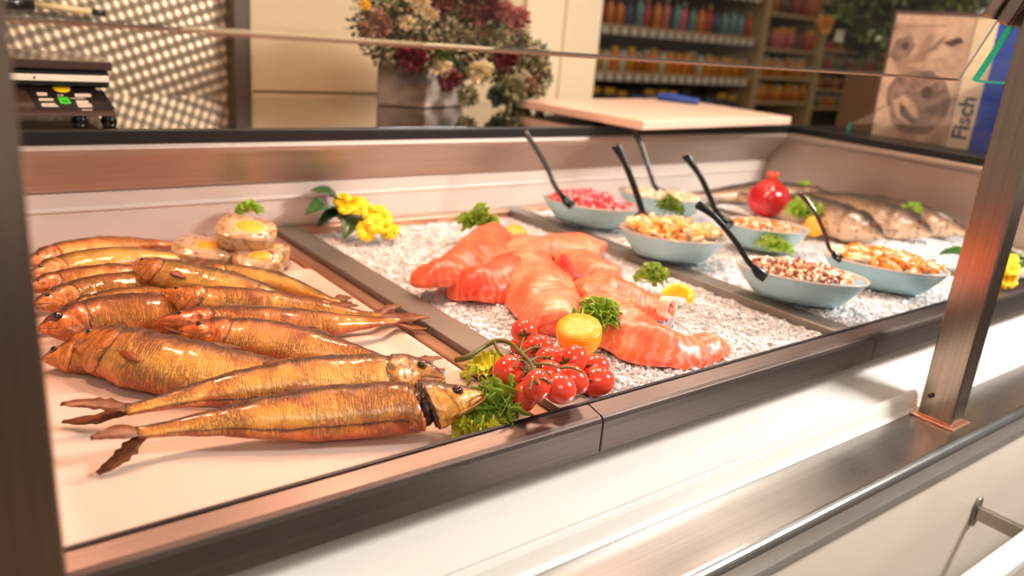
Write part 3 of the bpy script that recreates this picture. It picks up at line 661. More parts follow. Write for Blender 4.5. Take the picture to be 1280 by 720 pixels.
MB().rings([ering(.017, .0145, -.012), ering(.018, .0155, .001), ering(.016, .0135, .003), ering(.010, .0085, .001), ering(.009, .008, -.010)], False).build('pale_rim', M['palerim'], rolled)
MB().rings([ering(.0105, .009, -.004), ering(.0105, .009, -.0035)], True).build('hole_shade', M['salmon_shade'], rolled)  # dark disc paints the shaded hole of the roll
# ------------------------------------------------------------------ curly leaves
def lettuce(px, py, z, size, label, mat='lettuce', nleaf=11, seed=0, up=.7, name='lettuce_sprig', cat='lettuce', fine=1.0, flat=1.0, mats=None):
    rn = random.Random(seed); c = P(px, py, z); mb = MB()
    for q in range(nleaf):
        az = 2*PI*q/nleaf+rn.uniform(-.4, .4); el = rn.uniform(.05, 1.0)**.8*PI/2*up
        d = Vector((math.cos(az)*math.cos(el), math.sin(az)*math.cos(el), math.sin(el)*flat))
        side = d.cross(Vector((0, 0, 1))).normalized() if abs(d.z) < .97 else Vector((1, 0, 0)); up_ = side.cross(d).normalized()
        Ls = size*rn.uniform(.75, 1.1); span = rn.uniform(1.0, 1.5); ni, nj = 12, 64; n0 = len(mb.v); ph = rn.uniform(0, 6)
        c0 = c+Vector((rn.uniform(-1, 1), rn.uniform(-1, 1), 0))*size*.18
        for i in range(ni+1):
            r = i/ni
            for j in range(nj+1):
                a = (j/nj-.5)*2*span*(.35+.65*r)
                fr_ = r**2*size*.20*fine; w1 = math.sin(a*10+ph)*fr_*1.1+math.sin(a*23+ph*2)*fr_*.5+fr_*1.2*N3((a*3, r*2, q), 2.4, seed)
                rad = Ls*(r-.10*r**3*(.5+.5*math.sin(a*21+ph*2)))*(1+.10*math.sin(a*15+ph)*r)
                p = c0+d*(rad*math.cos(a))+side*(rad*math.sin(a)*.9)+up_*(w1+size*.25*r*r*math.sin(ph))
                mb.v.append(p)
        for i in range(ni):
            for j in range(nj):
                a = n0+i*(nj+1)+j; mb.face((a, a+1, a+nj+2, a+nj+1), [(j/nj, i/ni), ((j+1)/nj, i/ni), ((j+1)/nj, (i+1)/ni), (j/nj, (i+1)/ni)])
    o = mb.build(name, M[mat], None, True, loc=c); s_ = o.modifiers.new('t', 'SOLIDIFY'); s_.thickness = .0007
    return tag(o, label, cat)
lettuce(598, 283, .948, .038, 'curly green lettuce sprig behind the curled left salmon fillet', seed=1, up=.95)
lettuce(748, 405, .945, .031, 'curly lettuce sprig right behind the big half lemon on the ice', seed=2, nleaf=13, up=.9)
lettuce(812, 352, .938, .028, 'curly lettuce sprig beside the lemon wedge near the second divider', seed=3, nleaf=10, up=.85)
lettuce(622, 514, .914, .034, 'large curly lettuce sprig under the tomatoes by the gaping mackerel head', seed=4, nleaf=14, up=.8)
lettuce(596, 532, .908, .030, 'yellow-green frilly leaf on the front edge under the mackerel head', 'lettuce_y', 9, 5, .4)
lettuce(612, 468, .914, .026, 'small yellow lettuce leaf under the tomato stem on the white tray', 'lettuce_y', 6, 15, .6)
lettuce(311, 266, .955, .024, 'bright lettuce sprig peeping out behind the aspic slices', 'lettuce_r', 8, 6, .9)
lettuce(966, 312, .935, .032, 'light green frilly sprig between the two orange-brown salad bowls', 'lettuce_r', 12, 8, .8, fine=.8)
lettuce(1003, 268, .955, .036, 'lettuce sprig right of the pomegranate', 'lettuce_r', 12, 9, .85)
lettuce(1040, 277, .945, .026, 'dark curly sprig behind the pale lemon, against the trout', 'lettuce', 10, 10, .9)
lettuce(1004, 238, .955, .022, 'small lettuce tuft at the back wall behind the pomegranate', 'lettuce_r', 8, 11, .9)
lettuce(1137, 266, .962, .026, 'lettuce sprig on the backs of the right-hand trout', 'lettuce_r', 9, 12, .9)
# ------------------------------------------------------------------ lemons
def halflemon(px, py, z, r, h, label, tilt=(0, 0), seed=0):
    c = P(px, py, z); o = thing('half_lemon', c, label, 'lemon'); o.rotation_euler = (tilt[0], tilt[1], 0)
    prof_ = [(0, 0), (.45, .02), (.75, .12), (.93, .35), (1, .7), (.995, .92), (.96, .99)]
    mb = MB(); mb.rings([[Vector((r*a*math.cos(2*PI*j/36), r*a*math.sin(2*PI*j/36), h*(b-1))) for j in range(36)] for a, b in prof_], True)
    mb.v = [v+c for v in mb.v]; mb.build('peel', M['peel'], o, True, loc=c)
    mb = MB(); mb.rings([[Vector((r*a*math.cos(2*PI*j/36), r*a*math.sin(2*PI*j/36), b)) for j in range(36)] for a, b in ((.95, -.0004), (.93, .0006), (.5, .0012), (.05, .0006))], True)
    mb.v = [v+c for v in mb.v]; mb.build('cut_face', M['lemonflesh'], o, True, loc=c)
    return o
halflemon(724, 408, .962, .0265, .034, 'big half lemon, cut side up, beside the tomatoes', (math.radians(10), math.radians(-14)))
halflemon(646, 292, .948, .021, .022, 'half lemon lying behind the salmon pile near the second divider', (math.radians(35), math.radians(-10)))
halflemon(1022, 281, .948, .021, .028, 'pale half lemon beside the spoon with the copper sheen, before the trout', (math.radians(50), math.radians(-20)))
# wedge
c = P(846, 372, .932); mb = MB(); rs = []
for i in range(17):
    t = -.15*PI+1.25*PI*i/16; e = math.sin(PI*i/16)**.5+.12; cc_ = c+Vector((math.cos(t-1.1)*.019, math.sin(t-1.1)*.019, .006*math.sin(PI*i/16)))
    o_ = Vector((math.cos(t-1.1), math.sin(t-1.1), 0))
    rs.append([cc_+o_*(.0065*e*math.cos(2*PI*j/12))+Vector((0, 0, .0095*e*math.sin(2*PI*j/12))) for j in range(12)])
M['lemonyellow'] = plain('yellow_lemon', (246, 200, 20), .3, 0, .08, 60, Coat_Weight=.4)
tag(mb.rings(rs).build('lemon_wedge', M['lemonyellow'], None, True, loc=c), 'bent yellow lemon wedge at the open end of the rolled salmon', 'lemon')
# ------------------------------------------------------------------ vine tomatoes
vt = thing('vine_tomatoes', P(680, 470, .92), 'truss of red plum cherry tomatoes on its green vine', 'tomatoes')
toms = [(655, 414, .955, .0145, 0, 1.05), (590, 0, 0, 0, 0, 0), (672, 433, .948, .0130, 10, 1.4), (688, 450, .945, .0140, -20, 1.25), (716, 451, .950, .0150, 60, 1.25), (742, 459, .938, .0145, 10, 1.25), (637, 464, .953, .0165, 20, 1.08),
        (687, 467, .955, .0135, -25, 1.2), (671, 482, .960, .0138, 80, 1.15), (699, 486, .955, .0150, -20, 1.15), (656, 496, .938, .0130, 75, 1.25), (716, 474, .950, .0140, -40, 1.3), (745, 477, .930, .0165, 5, 1.25), (697, 449, .938, .013, 30, 1.2), (652, 432, .93, .012, 0, 1.2)]
for q, (px, py, z, r, ang, el) in enumerate(toms):
    if not r: continue
    c = P(px, py, z-.004); a = math.radians(ang); ax = (R0*math.cos(a)+U0*math.sin(a)).normalized()
    rot = ax.to_track_quat('X', 'Z').to_matrix(); mb = MB()
    mb.ball(c, r, (el, 1, 1), 28, 18, rot); t = mb.build('tomato', M['tomato'], vt, True, loc=c)
    cp = c-ax*(r*el*.97)+Vector((0, 0, .001)); hub = P(668, 462, .958); dd = (hub-c).normalized()
    cp = c+dd*r*.96; mb = MB(); s1 = dd.cross(Vector((.3, .2, 1))).normalized(); s2 = dd.cross(s1)
    for w in range(5):
        b_ = 2*PI*w/5+q; v = s1*math.cos(b_)+s2*math.sin(b_)
        blade(mb, cp+dd*.001, cp+v*r*.62-dd*(r*.12)+dd*.002, dd.cross(v).normalized(), .0008, .0018, .0003, .0005, 4, 0, dd*.0015, q)
    mb.build('calyx', M['calyx'], t, True, loc=c)
st = MB(); S_ = [P(570, 450, .945), P(585, 446, .952), P(605, 433, .958), P(622, 426, .963), P(638, 429, .965), P(650, 440, .966), P(662, 452, .966), P(668, 465, .966), P(672, 480, .965)]
st.tube(S_, [.0032, .0028, .0026, .0022, .0018, .0016], 10, n=40)
st.tube([P(618, 428, .963), P(626, 443, .960), P(640, 450, .962), P(655, 452, .962)], [.002, .0015], 8)
for a, b in (((650, 440), (655, 422)), ((652, 442), (676, 434)), ((662, 452), (684, 446)), ((664, 456), (700, 460)), ((668, 462), (690, 470)), ((670, 474), (690, 480)), ((700, 460), (728, 465)), ((650, 447), (642, 460)), ((668, 470), (662, 488))):
    st.tube([P(*a, .966), P((a[0]+b[0])/2, (a[1]+b[1])/2-3, .967), P(*b, .962)], [.0014, .0011], 7)
st.build('stem', M['vine'], vt)
# ------------------------------------------------------------------ aspic slices with egg
def aspic(px, py, z, w, d, h, rz, label, egg=(0, 0, .4), tilt=0, seed=0, tx=0):
    c = P(px, py, z); o = thing('aspic_slice', c, label, 'aspic slice', 'aspic slices stacked on the rear tray'); o.rotation_euler = (tx, tilt, rz)
    rn = random.Random(seed); rings = []
    def ring(s_, z_):
        out = []
        for j in range(40):
            a = 2*PI*j/40; x = math.copysign(abs(math.cos(a))**.6, math.cos(a))*w*s_; y = math.copysign(abs(math.sin(a))**.7, math.sin(a))*d*s_*(1-.12*math.cos(a))
            out.append(Vector((x, y, z_+.001*N3((x*40, y*40, z_*10), 1, seed))))
        return out
    mb = MB(); mb.rings([ring(.97, -h), ring(1, -h*.9), ring(1.0, -h*.1), ring(.975, 0), ring(.5, .0006), ring(.02, .0006)])
    mb.v = [v+c for v in mb.v]; mb.build('aspic', M['aspic'], o, True, loc=c)
    ex, ey, er = egg
    def disc(rx, ry, z0, z1, cx, cy): return [[Vector((cx+rx*s_*math.cos(2*PI*j/28), cy+ry*s_*math.sin(2*PI*j/28), z_)) for j in range(28)] for s_, z_ in ((1, z0), (1, z1*.6), (.93, z1), (.02, z1))]
    mb = MB(); mb.rings(disc(w*er*1.22, d*er*1.25, -.004, .0012, ex*w, ey*d)); mb.v = [v+c for v in mb.v]; e_ = mb.build('egg_slice', M['eggwhite'], o, True, loc=c)
    mb = MB(); mb.rings(disc(w*er, d*er*1.05, 0, .0024, ex*w, ey*d)); mb.v = [v+c for v in mb.v]; mb.build('yolk', M['yolk'], e_, True, loc=c)
    for q in range(5):
        a = rn.uniform(0, 6.28); x, y = math.cos(a)*w*.72, math.sin(a)*d*.72
        mb = MB(); mb.ball(c+Vector((x, y, -.001)), .006, (rn.uniform(1, 2), rn.uniform(.5, 1), .35), 12, 6, Matrix.Rotation(a+1.5, 3, 'Z'), .2, 0, rn)
        mb.build('fish_piece', (M['brown2'], M['fat'], M['brown1'])[q % 3], o, True, loc=c)
    return o
rzv = math.radians(-30)
aspic(338, 309, .925, .030, .026, .026, rzv, 'small aspic slice at the right of the stack, no egg showing in front', (.1, .2, .35), 0, 1)
aspic(255, 308, .938, .044, .030, .034, rzv, 'left aspic slice with an oval egg slice, lying against the rear fish', (.15, .15, .38), .1, 2, .25)
aspic(322, 322, .930, .036, .022, .026, rzv, 'front right aspic slice, lowest of the stack and brownish', (.1, .1, .4), 0, 3, .5)
aspic(285, 302, .935, .034, .026, .026, rzv, 'middle aspic slice mostly covered by the topmost one', (0, .1, .3), 0, 4, .2)
aspic(309, 284, .966, .043, .033, .024, rzv, 'topmost aspic slice with a large bright egg slice', (.1, .05, .46), .12, 5, .28)
# ------------------------------------------------------------------ primroses
def primrose(c, label, leaves, flowers, seed=0):
    o = thing('primrose', c, label, 'flowers'); rn = random.Random(seed)
    for q, (a, b, w, mt) in enumerate(leaves):
        a = P(*a); b = P(*b); t = (b-a).normalized(); s_ = t.cross(Vector((.1, -.2, 1))).normalized(); nn = s_.cross(t); L = (b-a).length
        mb = MB(); rs = []
        for i in range(15):
            u = i/14; ww = w*math.sin(PI*min(1, .06+u*.94))**.7*(1-.25*u); p = a.lerp(b, u)+nn*(L*.18*math.sin(PI*u))
            row = []
            for s2 in (-1, -.75, -.5, -.25, 0, .25, .5, .75, 1): row.append(p+s_*(ww*s2)+nn*(abs(s2)*ww*.35+.0016*N3((u*9, s2*5, q), 1.3, seed)))
            rs.append(row+[v-nn*.0008 for v in reversed(row)])
        mb.rings(rs); mb.build('leaf', M[mt], o, True)
    for q, f in enumerate(flowers):
        f = P(*f); ax = (Vector((-.5, -.6, .6))+Vector((rn.uniform(-.6, .6), rn.uniform(-.6, .6), rn.uniform(-.3, .5)))).normalized()
        s1 = ax.cross(Vector((0, 0, 1))).normalized(); s2 = ax.cross(s1); mb = MB(); R_ = .0165*rn.uniform(.85, 1.1)
        for k in range(5):
            b_ = 2*PI*k/5+q; v = s1*math.cos(b_)+s2*math.sin(b_); w_ = ax.cross(v).normalized()
            blade(mb, f, f+v*R_+ax*rn.uniform(-.003, .005), w_, .002, R_*.58, R_*.45, .0006, 6, .15, ax*.003, q*7+k)
        fl = mb.build('blossom', M['petal'], o, True, loc=f)
        mb = MB(); mb.ball(f+ax*.001, .0022, (1, 1, 1), 8, 6); mb.build('flower_heart', M['petalc'], fl, True, loc=f)
        mb = MB(); mb.tube([f-ax*.002, f-ax*.012-Vector((0, 0, .010))], .0012, 6); mb.build('flower_stalk', M['leafback'], o, True, loc=f)
    return o
primrose(P(440, 285, .915), 'yellow primroses with dark leaves by the back wall on the left divider',
  [((430, 272, .930), (388, 238, .985), .030, 'leaf'), ((425, 275, .925), (382, 268, .955), .026, 'leaf'), ((440, 268, .935), (396, 284, .925), .018, 'leaf'), ((450, 270, .940), (430, 298, .918), .024, 'leaf'), ((452, 272, .938), (452, 300, .918), .011, 'leafback'), ((470, 285, .925), (502, 296, .920), .007, 'leaf'), ((440, 262, .945), (462, 250, .962), .012, 'leaf')],
  [(428, 252, .968), (440, 256, .965), (434, 262, .960), (450, 262, .962), (461, 266, .960), (472, 268, .955), (470, 280, .945), (458, 288, .935), (480, 285, .940), (452, 254, .965), (478, 274, .95), (488, 290, .93)], 3)
primrose(P(1230, 340, .92), 'yellow primroses with broad leaves partly behind the right upright',
  [((1222, 338, .925), (1172, 318, .945), .034, 'leaf'), ((1225, 338, .925), (1290, 330, .935), .020, 'leaf'), ((1235, 345, .922), (1300, 345, .925), .016, 'leaf'), ((1230, 345, .922), (1225, 352, .925), .012, 'leaf'), ((1262, 345, .922), (1320, 312, .94), .014, 'leafback')],
  [(1248, 322, .960), (1256, 330, .955), (1265, 338, .950), (1250, 345, .938), (1258, 350, .932), (1243, 332, .955), (1262, 325, .957), (1240, 352, .93)], 5)
# ------------------------------------------------------------------ bowls
def bowl(lp, rp_, b, label, zr=.967, dep=.042):
    a0, a1 = P(*lp, zr), P(*rp_, zr); c = (a0+a1)/2; a = (a1-a0).length/2; ang = math.atan2(a1.y-a0.y, a1.x-a0.x)
    c0 = Vector((c.x, c.y, zr-dep)); o = thing('oval_bowl', c0, label, 'bowl', 'blue-grey oval salad bowls on ice'); ca_, sa = math.cos(ang), math.sin(ang)
    def el(sx, z_, k=56): return [c0+Vector((ca_*a*sx*math.cos(2*PI*j/k)-sa*(b-(a-a*sx)*.75)*math.sin(2*PI*j/k), sa*a*sx*math.cos(2*PI*j/k)+ca_*(b-(a-a*sx)*.75)*math.sin(2*PI*j/k), z_)) for j in range(k)]
    mb = MB(); mb.rings([el(.60, .0), el(.66, .0), el(.76, .010), el(.88, .024), el(.955, .034), el(.985, dep-.003), el(1.0, dep-.002)], True)
    mb.build('body', M['bowl'], o, True)
    mb = MB(); mb.rings([el(1.0, dep-.0018), el(1.008, dep), el(1.0, dep+.0013), el(.975, dep+.0005), el(.93, .034), el(.85, .024), el(.72, .012), el(.60, .006), el(.05, .005)], False)
    mb.build('inner_glaze', M['bowlrim'], o, True)
    return c0, a, b, ang, dep
B1 = bowl((680, 242), (798, 262), .062, 'oval bowl of pink diced salad, nearest the back wall on the left')
B2 = bowl((773, 235), (885, 250), .062, 'oval bowl against the back wall with a pale filling and parsley')
B3 = bowl((775, 281), (909, 300), .062, 'oval bowl heaped with peeled shrimps')
B4 = bowl((903, 274), (1012, 288), .056, 'oval bowl before the pomegranate, with a mixed pale salad')
B5 = bowl((920, 324), (1087, 354), .058, 'oval bowl of brown seafood salad nearest the second divider')
B6 = bowl((1028, 312), (1188, 342), .056, 'oval bowl of orange mussels, the rightmost one')
def heap(B, name, label, cat, mats, n, sz, seed, top=.016, flake=0, cover=.84):
    c0, a, b, ang, dep = B; rn = random.Random(seed); mb = MB()
    def S(x, y): return dep-.0085+top*max(0, 1-(x*x+y*y))
    rs = []
    for s_ in (.02, .25, .5, .7, .86):
        rs.append([c0+Vector((math.cos(ang)*a*s_*math.cos(2*PI*j/30)-math.sin(ang)*(b*s_)*math.sin(2*PI*j/30), math.sin(ang)*a*s_*math.cos(2*PI*j/30)+math.cos(ang)*(b*s_)*math.sin(2*PI*j/30), S(s_*math.cos(2*PI*j/30), s_*math.sin(2*PI*j/30))-sz*.8)) for j in range(30)])
    mb.rings(rs, False)
    for q in range(n):
        r = math.sqrt(rn.random())*cover; t = rn.uniform(0, 6.283); x, y = r*math.cos(t), r*math.sin(t)
        p = c0+Vector((math.cos(ang)*a*x-math.sin(ang)*b*y, math.sin(ang)*a*x+math.cos(ang)*b*y, S(x, y)+rn.uniform(-.003, .003)))
        rot = Matrix.Rotation(rn.uniform(0, 6.28), 3, Vector((rn.random()-.5, rn.random()-.5, rn.random()-.5)).normalized())
        mb.ball(p, sz*rn.uniform(.6, 1.2), ((rn.uniform(.9, 1.8), rn.uniform(.5, .9), rn.uniform(.3, .6)) if flake else (rn.uniform(.7, 1.5), rn.uniform(.6, 1.1), rn.uniform(.5, .9))), 7, 5, rot, .35, rn.randrange(len(mats)), rn)
    return tag(mb.build(name, mats, None, True), label, cat, None, 'stuff')
heap(B1, 'herring_salad', 'pink and red diced salad heaped in the bowl by the back wall', 'salad', [M['pink1'], M['pink1'], M['pink2']], 520, .0052, 1, .026, cover=.86)
heap(B2, 'pale_salad', 'pale creamy salad in the bowl against the back wall', 'salad', [M['white_s'], M['shrimp2'], M['brown2']], 420, .005, 2, .012)
heap(B4, 'mixed_salad', 'pale and brown mixed salad in the bowl before the pomegranate', 'salad', [M['white_s'], M['orange2'], M['brown1'], M['orange1'], M['brown2']], 420, .005, 3, .012)
heap(B5, 'seafood_salad', 'chopped brown seafood salad in the bowl nearest the second divider', 'salad', [M['brown1'], M['brown2'], M['brown1'], M['white_s']], 560, .0056, 4, .016, flake=1, cover=.79)
lettuce(838, 262, .968, .026, 'small mossy parsley tuft in the bowl against the back wall', 'lettuce_d', 16, 7, .95, 'parsley_tuft', 'parsley', fine=1.5)
# shrimps: a curled body with tail
def shrimp_mesh(mat):
    mb = MB(); rs = []
    for i in range(15):
        u = i/14; t = -2.2+4.0*u; r = .0090; c = Vector((math.cos(t)*r, math.sin(t)*r, .001*math.sin(u*9)))
        o_ = Vector((math.cos(t), math.sin(t), 0)); w = .0058*(math.sin(PI*min(1, .12+u*.8))**.5)*(1-.55*u)*(1+.10*math.cos(u*44))
        rs.append([c+o_*(w*math.cos(2*PI*j/10))+Vector((0, 0, w*math.sin(2*PI*j/10))) for j in range(10)])
    mb.rings(rs); t0 = rs[-1][0]
    blade(mb, Vector((math.cos(1.8)*.009, math.sin(1.8)*.009, 0)), Vector((math.cos(2.4)*.013, math.sin(2.4)*.013, .001)), Vector((.3, .5, .8)).normalized(), .001, .0032, .0022, .0004, 4)
    return mb
def mussel_mesh():
    mb = MB(); mb.ball((0, 0, 0), .0085, (1.35, .8, .6), 16, 10)
    mb.v = [v*(1+.22*N3(v, 190, 3)) for v in mb.v]
    rs = []
    for i in range(9):
        u = i/8; x = -.009+.018*u; rs.append([Vector((x, .006+.0015*math.cos(a)+.0012*math.sin(u*20), .002+.0012*math.sin(a))) for a in [2*PI*j/6 for j in range(6)]])
    mb.rings(rs); return mb
def scatter(proto_list, B, n, seed, label, group, top, zs=0):
    c0, a, b, ang, dep = B; rn = random.Random(seed); used = set(); placed = []
    for q in range(n):
        for tr in range(30):
            r = math.sqrt(rn.random())*.80; t = rn.uniform(0, 6.283); x, y = r*math.cos(t), r*math.sin(t)
            if all((x-u)**2*a*a+(y-v)**2*b*b > .0085**2 for u, v in placed): break
        placed.append((x, y)); i = rn.randrange(len(proto_list)); pr = proto_list[i]
        o = pr if i not in used else copy_tree(pr); used.add(i)
        o.location = c0+Vector((math.cos(ang)*a*x-math.sin(ang)*b*y, math.sin(ang)*a*x+math.cos(ang)*b*y, dep-.006+top*max(0, 1-x*x-y*y)+rn.uniform(-.002, .003)))
        o.rotation_euler = (rn.uniform(-.7, .7), rn.uniform(-.7, .7), rn.uniform(0, 6.28)); s_ = rn.uniform(1.15, 1.5); o.scale = (s_,)*3
SG = 'peeled shrimps in the oval bowl'
pr = [tag(shrimp_mesh(None).build('shrimp', M[k]), 'peeled curled shrimp among others in the oval bowl', 'shrimp', SG) for k in ('shrimp', 'shrimp2')]
scatter(pr, B3, 66, 5, '', SG, .020)
MG = 'orange mussels in the rightmost bowl'
pr = [tag(mussel_mesh().build('mussel', M[k]), 'orange marinated mussel piece in the rightmost bowl', 'mussel', MG) for k in ('orange1', 'orange1', 'orange2')]
pr[0].data.materials[0] = M['orange1']
scatter(pr, B6, 84, 6, '', MG, .018)
# bed that carries the pieces
def bed(B, mat, label, name):
    c0, a, b, ang, dep = B; mb = MB(); rs = []
    for s_ in (.02, .3, .6, .9): rs.append([c0+Vector((math.cos(ang)*a*s_*math.cos(2*PI*j/30)-math.sin(ang)*b*s_*math.sin(2*PI*j/30), math.sin(ang)*a*s_*math.cos(2*PI*j/30)+math.cos(ang)*b*s_*math.sin(2*PI*j/30), dep-.012+.018*(1-s_*s_)+.0008*math.sin(j*3))) for j in range(30)])
    tag(mb.rings(rs, False).build(name, mat, None, True), label, 'sauce', None, 'stuff')
bed(B3, M['shrimp'], 'dressing beneath the peeled shrimps in their bowl', 'shrimp_dressing'); bed(B6, M['orange1'], 'orange marinade beneath the mussels in their bowl', 'mussel_marinade')
# ------------------------------------------------------------------ serving spoons
def spoon(pts, label, dz=.0, mat='blackplastic', w=.0075, zb=.968):
    b = P(*pts[-1], zb); db = depth(b); n_ = len(pts)-1
    q = [PD(px, py, db+dz*(1-i/n_)) for i, (px, py) in enumerate(pts)]; q[-1] = b
    o = thing('serving_spoon', b, label, 'spoon', 'black plastic serving spoons in the bowls'); sp = catmull(q, 40); rs = []
    hn = 33
    for i in range(hn+1):
        p = sp[i]; u = i/hn; t = (sp[i+1]-sp[max(i-1, 0)]).normalized(); s_ = t.cross(F0).normalized(); nn = s_.cross(t)
        ww = w*(.62 if u > .25 else .62+.38*(1-u/.25))*(1 if u > .03 else .7); tt = .0028
        rs.append([p+s_*(ww*math.copysign(abs(math.cos(a))**.7, math.cos(a)))+nn*(tt*math.sin(a)) for a in [2*PI*j/12 for j in range(12)]])
    MB().rings(rs).build('handle', M[mat], o)
    p0, p1 = sp[hn], sp[-1]; t = (p1-p0); p1 = p1+t.normalized()*.004; s_ = t.cross(F0).normalized()
    mb = MB(); blade(mb, p0-t*.1, p1, s_, w*.6, w*1.3, w*1.2, .0014, 10, 0, F0*.003); mb.build('spoon_blade', M['blackplastic'], o)
spoon([(655, 164), (668, 182), (684, 210), (696, 236), (714, 256)], 'black spoon standing in the pink salad bowl')
spoon([(769, 181), (782, 206), (795, 240), (802, 262), (806, 277)], 'thick black spoon standing in the shrimp bowl', -.02, w=.0095)
spoon([(793, 162), (803, 186), (813, 217), (819, 233), (830, 243)], 'black spoon in the bowl against the back wall', w=.0085)
spoon([(856, 193), (875, 220), (888, 248), (896, 266), (912, 282)], 'black spoon in the bowl before the pomegranate', -.02, w=.0085)
spoon([(871, 255), (895, 273), (920, 303), (936, 328), (955, 345)], 'black spoon in the brown seafood salad', -.03, w=.0068)
spoon([(1000, 241), (1018, 264), (1031, 292), (1037, 311), (1050, 323)], 'slim spoon with a copper sheen coloured in, in the orange mussel bowl', 0, 'coppersheen', .0055)
# ------------------------------------------------------------------ pomegranate
c = P(961, 249, .962); r = .047; po = thing('pomegranate', c-Vector((0, 0, .036)), 'red pomegranate with its crown upright between bowl and trout', 'pomegranate')
mb = MB(); rs = []
for i in range(25):
    ph = PI*i/24; rr_ = math.sin(ph)
    rs.append([c+Vector((rr_*math.cos(t)*r*(1+.025*math.cos(5*t)), rr_*math.sin(t)*r*(1+.025*math.cos(5*t)), math.cos(ph)*r*.88+(.004 if i < 4 else 0))) for t in [2*PI*j/40 for j in range(40)]])
mb.rings(rs, False).build('rind', M['pom'], po)
mb = MB(); rs = []
for i, (a, b) in enumerate(((.012, .030), (.0075, .038), (.0075, .043), (.0095, .049), (.013, .056))):
    rs.append([c+Vector((a*math.cos(t), a*math.sin(t), b+(.006*math.cos(6*t) if i == 4 else 0))) for t in [2*PI*j/36 for j in range(36)]])
o = mb.rings(rs, False).build('crown', M['pomcrown'], po); s_ = o.modifiers.new('t', 'SOLIDIFY'); s_.thickness = .0018
# ------------------------------------------------------------------ trout
TG = 'whole raw trout on the ice at right'
def trout(lbl, head, tail, D, seed, dors=Vector((1, .1, 0)), z0=.938, z1=.935, bow=0):
    a, b = P(head[0], head[1], z0), P(tail[0], tail[1], z1)
    pts = []
    for i in range(6):
        u = i/5; p = a.lerp(b, u); p += Vector((1, 0, 0))*bow*math.sin(PI*u); pts.append(p)
    return pts
def trout_(lbl, pts3, D, seed, dors, roll=30, wid=.62):
    global P
    oldP = P
    P = lambda *q: Vector(q)
    try: fish('raw_trout', lbl, 'trout', [tuple(p) for p in pts3], D, wid, roll, M['trout'], None, group=TG, seed=seed, eye=.06, n=70, k=30, dors=dors, finmat=M['fin'])
    finally: P = oldP
X1 = Vector((1, .15, 0))
trout_('dark brown trout lying along the back wall behind the pomegranate', [P(1050, 250, .95), P(1010, 244, .95), P(960, 241, .945), P(900, 243, .94), P(860, 244, .938)], .07, 21, Vector((.2, 1, 0)))
trout_('left one of the trout with heads to the viewer, next to the pale lemon', [Vector(v) for v in ((1.545, .775, .942), (1.552, .83, .947), (1.562, .92, .950), (1.575, 1.02, .948), (1.59, 1.13, .944), (1.60, 1.19, .94))], .098, 22, X1)
trout_('middle one of the trout with heads to the viewer', [Vector(v) for v in ((1.688, .748, .942), (1.694, .80, .947), (1.700, .89, .950), (1.71, .99, .948), (1.72, 1.10, .944), (1.73, 1.17, .94))], .098, 23, X1)
trout_('right one of the trout, its snout beside the upright', [Vector(v) for v in ((1.800, .725, .942), (1.806, .78, .945), (1.812, .87, .948), (1.816, .97, .948), (1.82, 1.08, .944), (1.82, 1.15, .94))], .080, 24, X1)
# ------------------------------------------------------------------ chopping board and blue cloth
cb = thing('cutting_board', (1.5, 1.4, 1.094), 'large thick white-beige cutting board on the rear worktop', 'board')
q = [P(805, 151, 1.122), P(990, 146, 1.122), P(840, 122.5, 1.122), P(650, 124, 1.122)]
MB().hexa([Vector((p.x, p.y, 1.1025)) for p in q], [Vector((p.x, p.y, 1.122)) for p in q]).build('slab', M['board'], cb, False, bevel=.003)
cen = sum(q, Vector())/4
for p in q:
    f = p.lerp(cen, .14); f.y = max(f.y, 1.285)
    MB().tube([(f.x, f.y, 1.0943), (f.x, f.y, 1.1025)], .011, 16).build('foot', M['tray'], cb)
a = Vector((1.62, 1.545, 1.1226))
kb = thing('blue_utensil', a, 'long blue plastic utensil lying on the rear edge of the cutting board', 'utensil')
h0, h1 = P(822, 121, 1.131), P(873, 127, 1.131)
mb = MB(); mb.tube([h0, h0.lerp(h1, .35)+Vector((0, 0, .002)), h0.lerp(h1, .7), h1], [.009, .012, .010, .008], 14); mb.build('handle', M['blue'], kb)
mb = MB(); blade(mb, h0+Vector((.005, 0, -.003)), P(788, 119, 1.127), Vector((.2, .9, 0)).normalized(), .010, .012, .003, .0008, 8); mb.build('flat_end', M['blue'], kb)
# ------------------------------------------------------------------ scale
sc = thing('counter_scale', (.15, 1.36, 1.094), 'black checkout scale with yellow and green stickers at the left', 'scale')
y0 = 1.335; xr = PY(150, 153, y0).x
MB().hexa([(-.10, y0, 1.103), (xr, y0, 1.103), (xr-.004, 1.56, 1.103), (-.10, 1.56, 1.103)], [(-.10, y0+.006, 1.108), (xr-.003, y0+.006, 1.108), (xr-.022, 1.44, 1.150), (-.10, 1.44, 1.150)]).build('housing', M['redblk'], sc, False, bevel=.004)
xt = PY(128, 72, 1.45).x
MB().box((-.12, 1.40, 1.138), (xt-.002, 1.58, 1.166)).build('platform_base', M['blackplastic'], sc, False, bevel=.004)
MB().box((-.12, 1.388, 1.148), (xt-.005, 1.3995, 1.1575)).build('light_strip', M['print'], sc, False, bevel=.001)
mbk = MB().box((-.12, 1.384, 1.166), (xt, 1.60, 1.1785)).build('weighing_pan', M['redblk'], sc, False, bevel=.002)
MB().tube([(.173, 1.3875, 1.153), (.173, 1.3868, 1.153)], .0016, 10).build('dot', M['black'], sc)
for x in (.05, .222, .262): MB().tube([(x, 1.352, 1.0943), (x, 1.352, 1.1035)], [.012, .009], 16).build('foot', M['blackplastic'], sc)
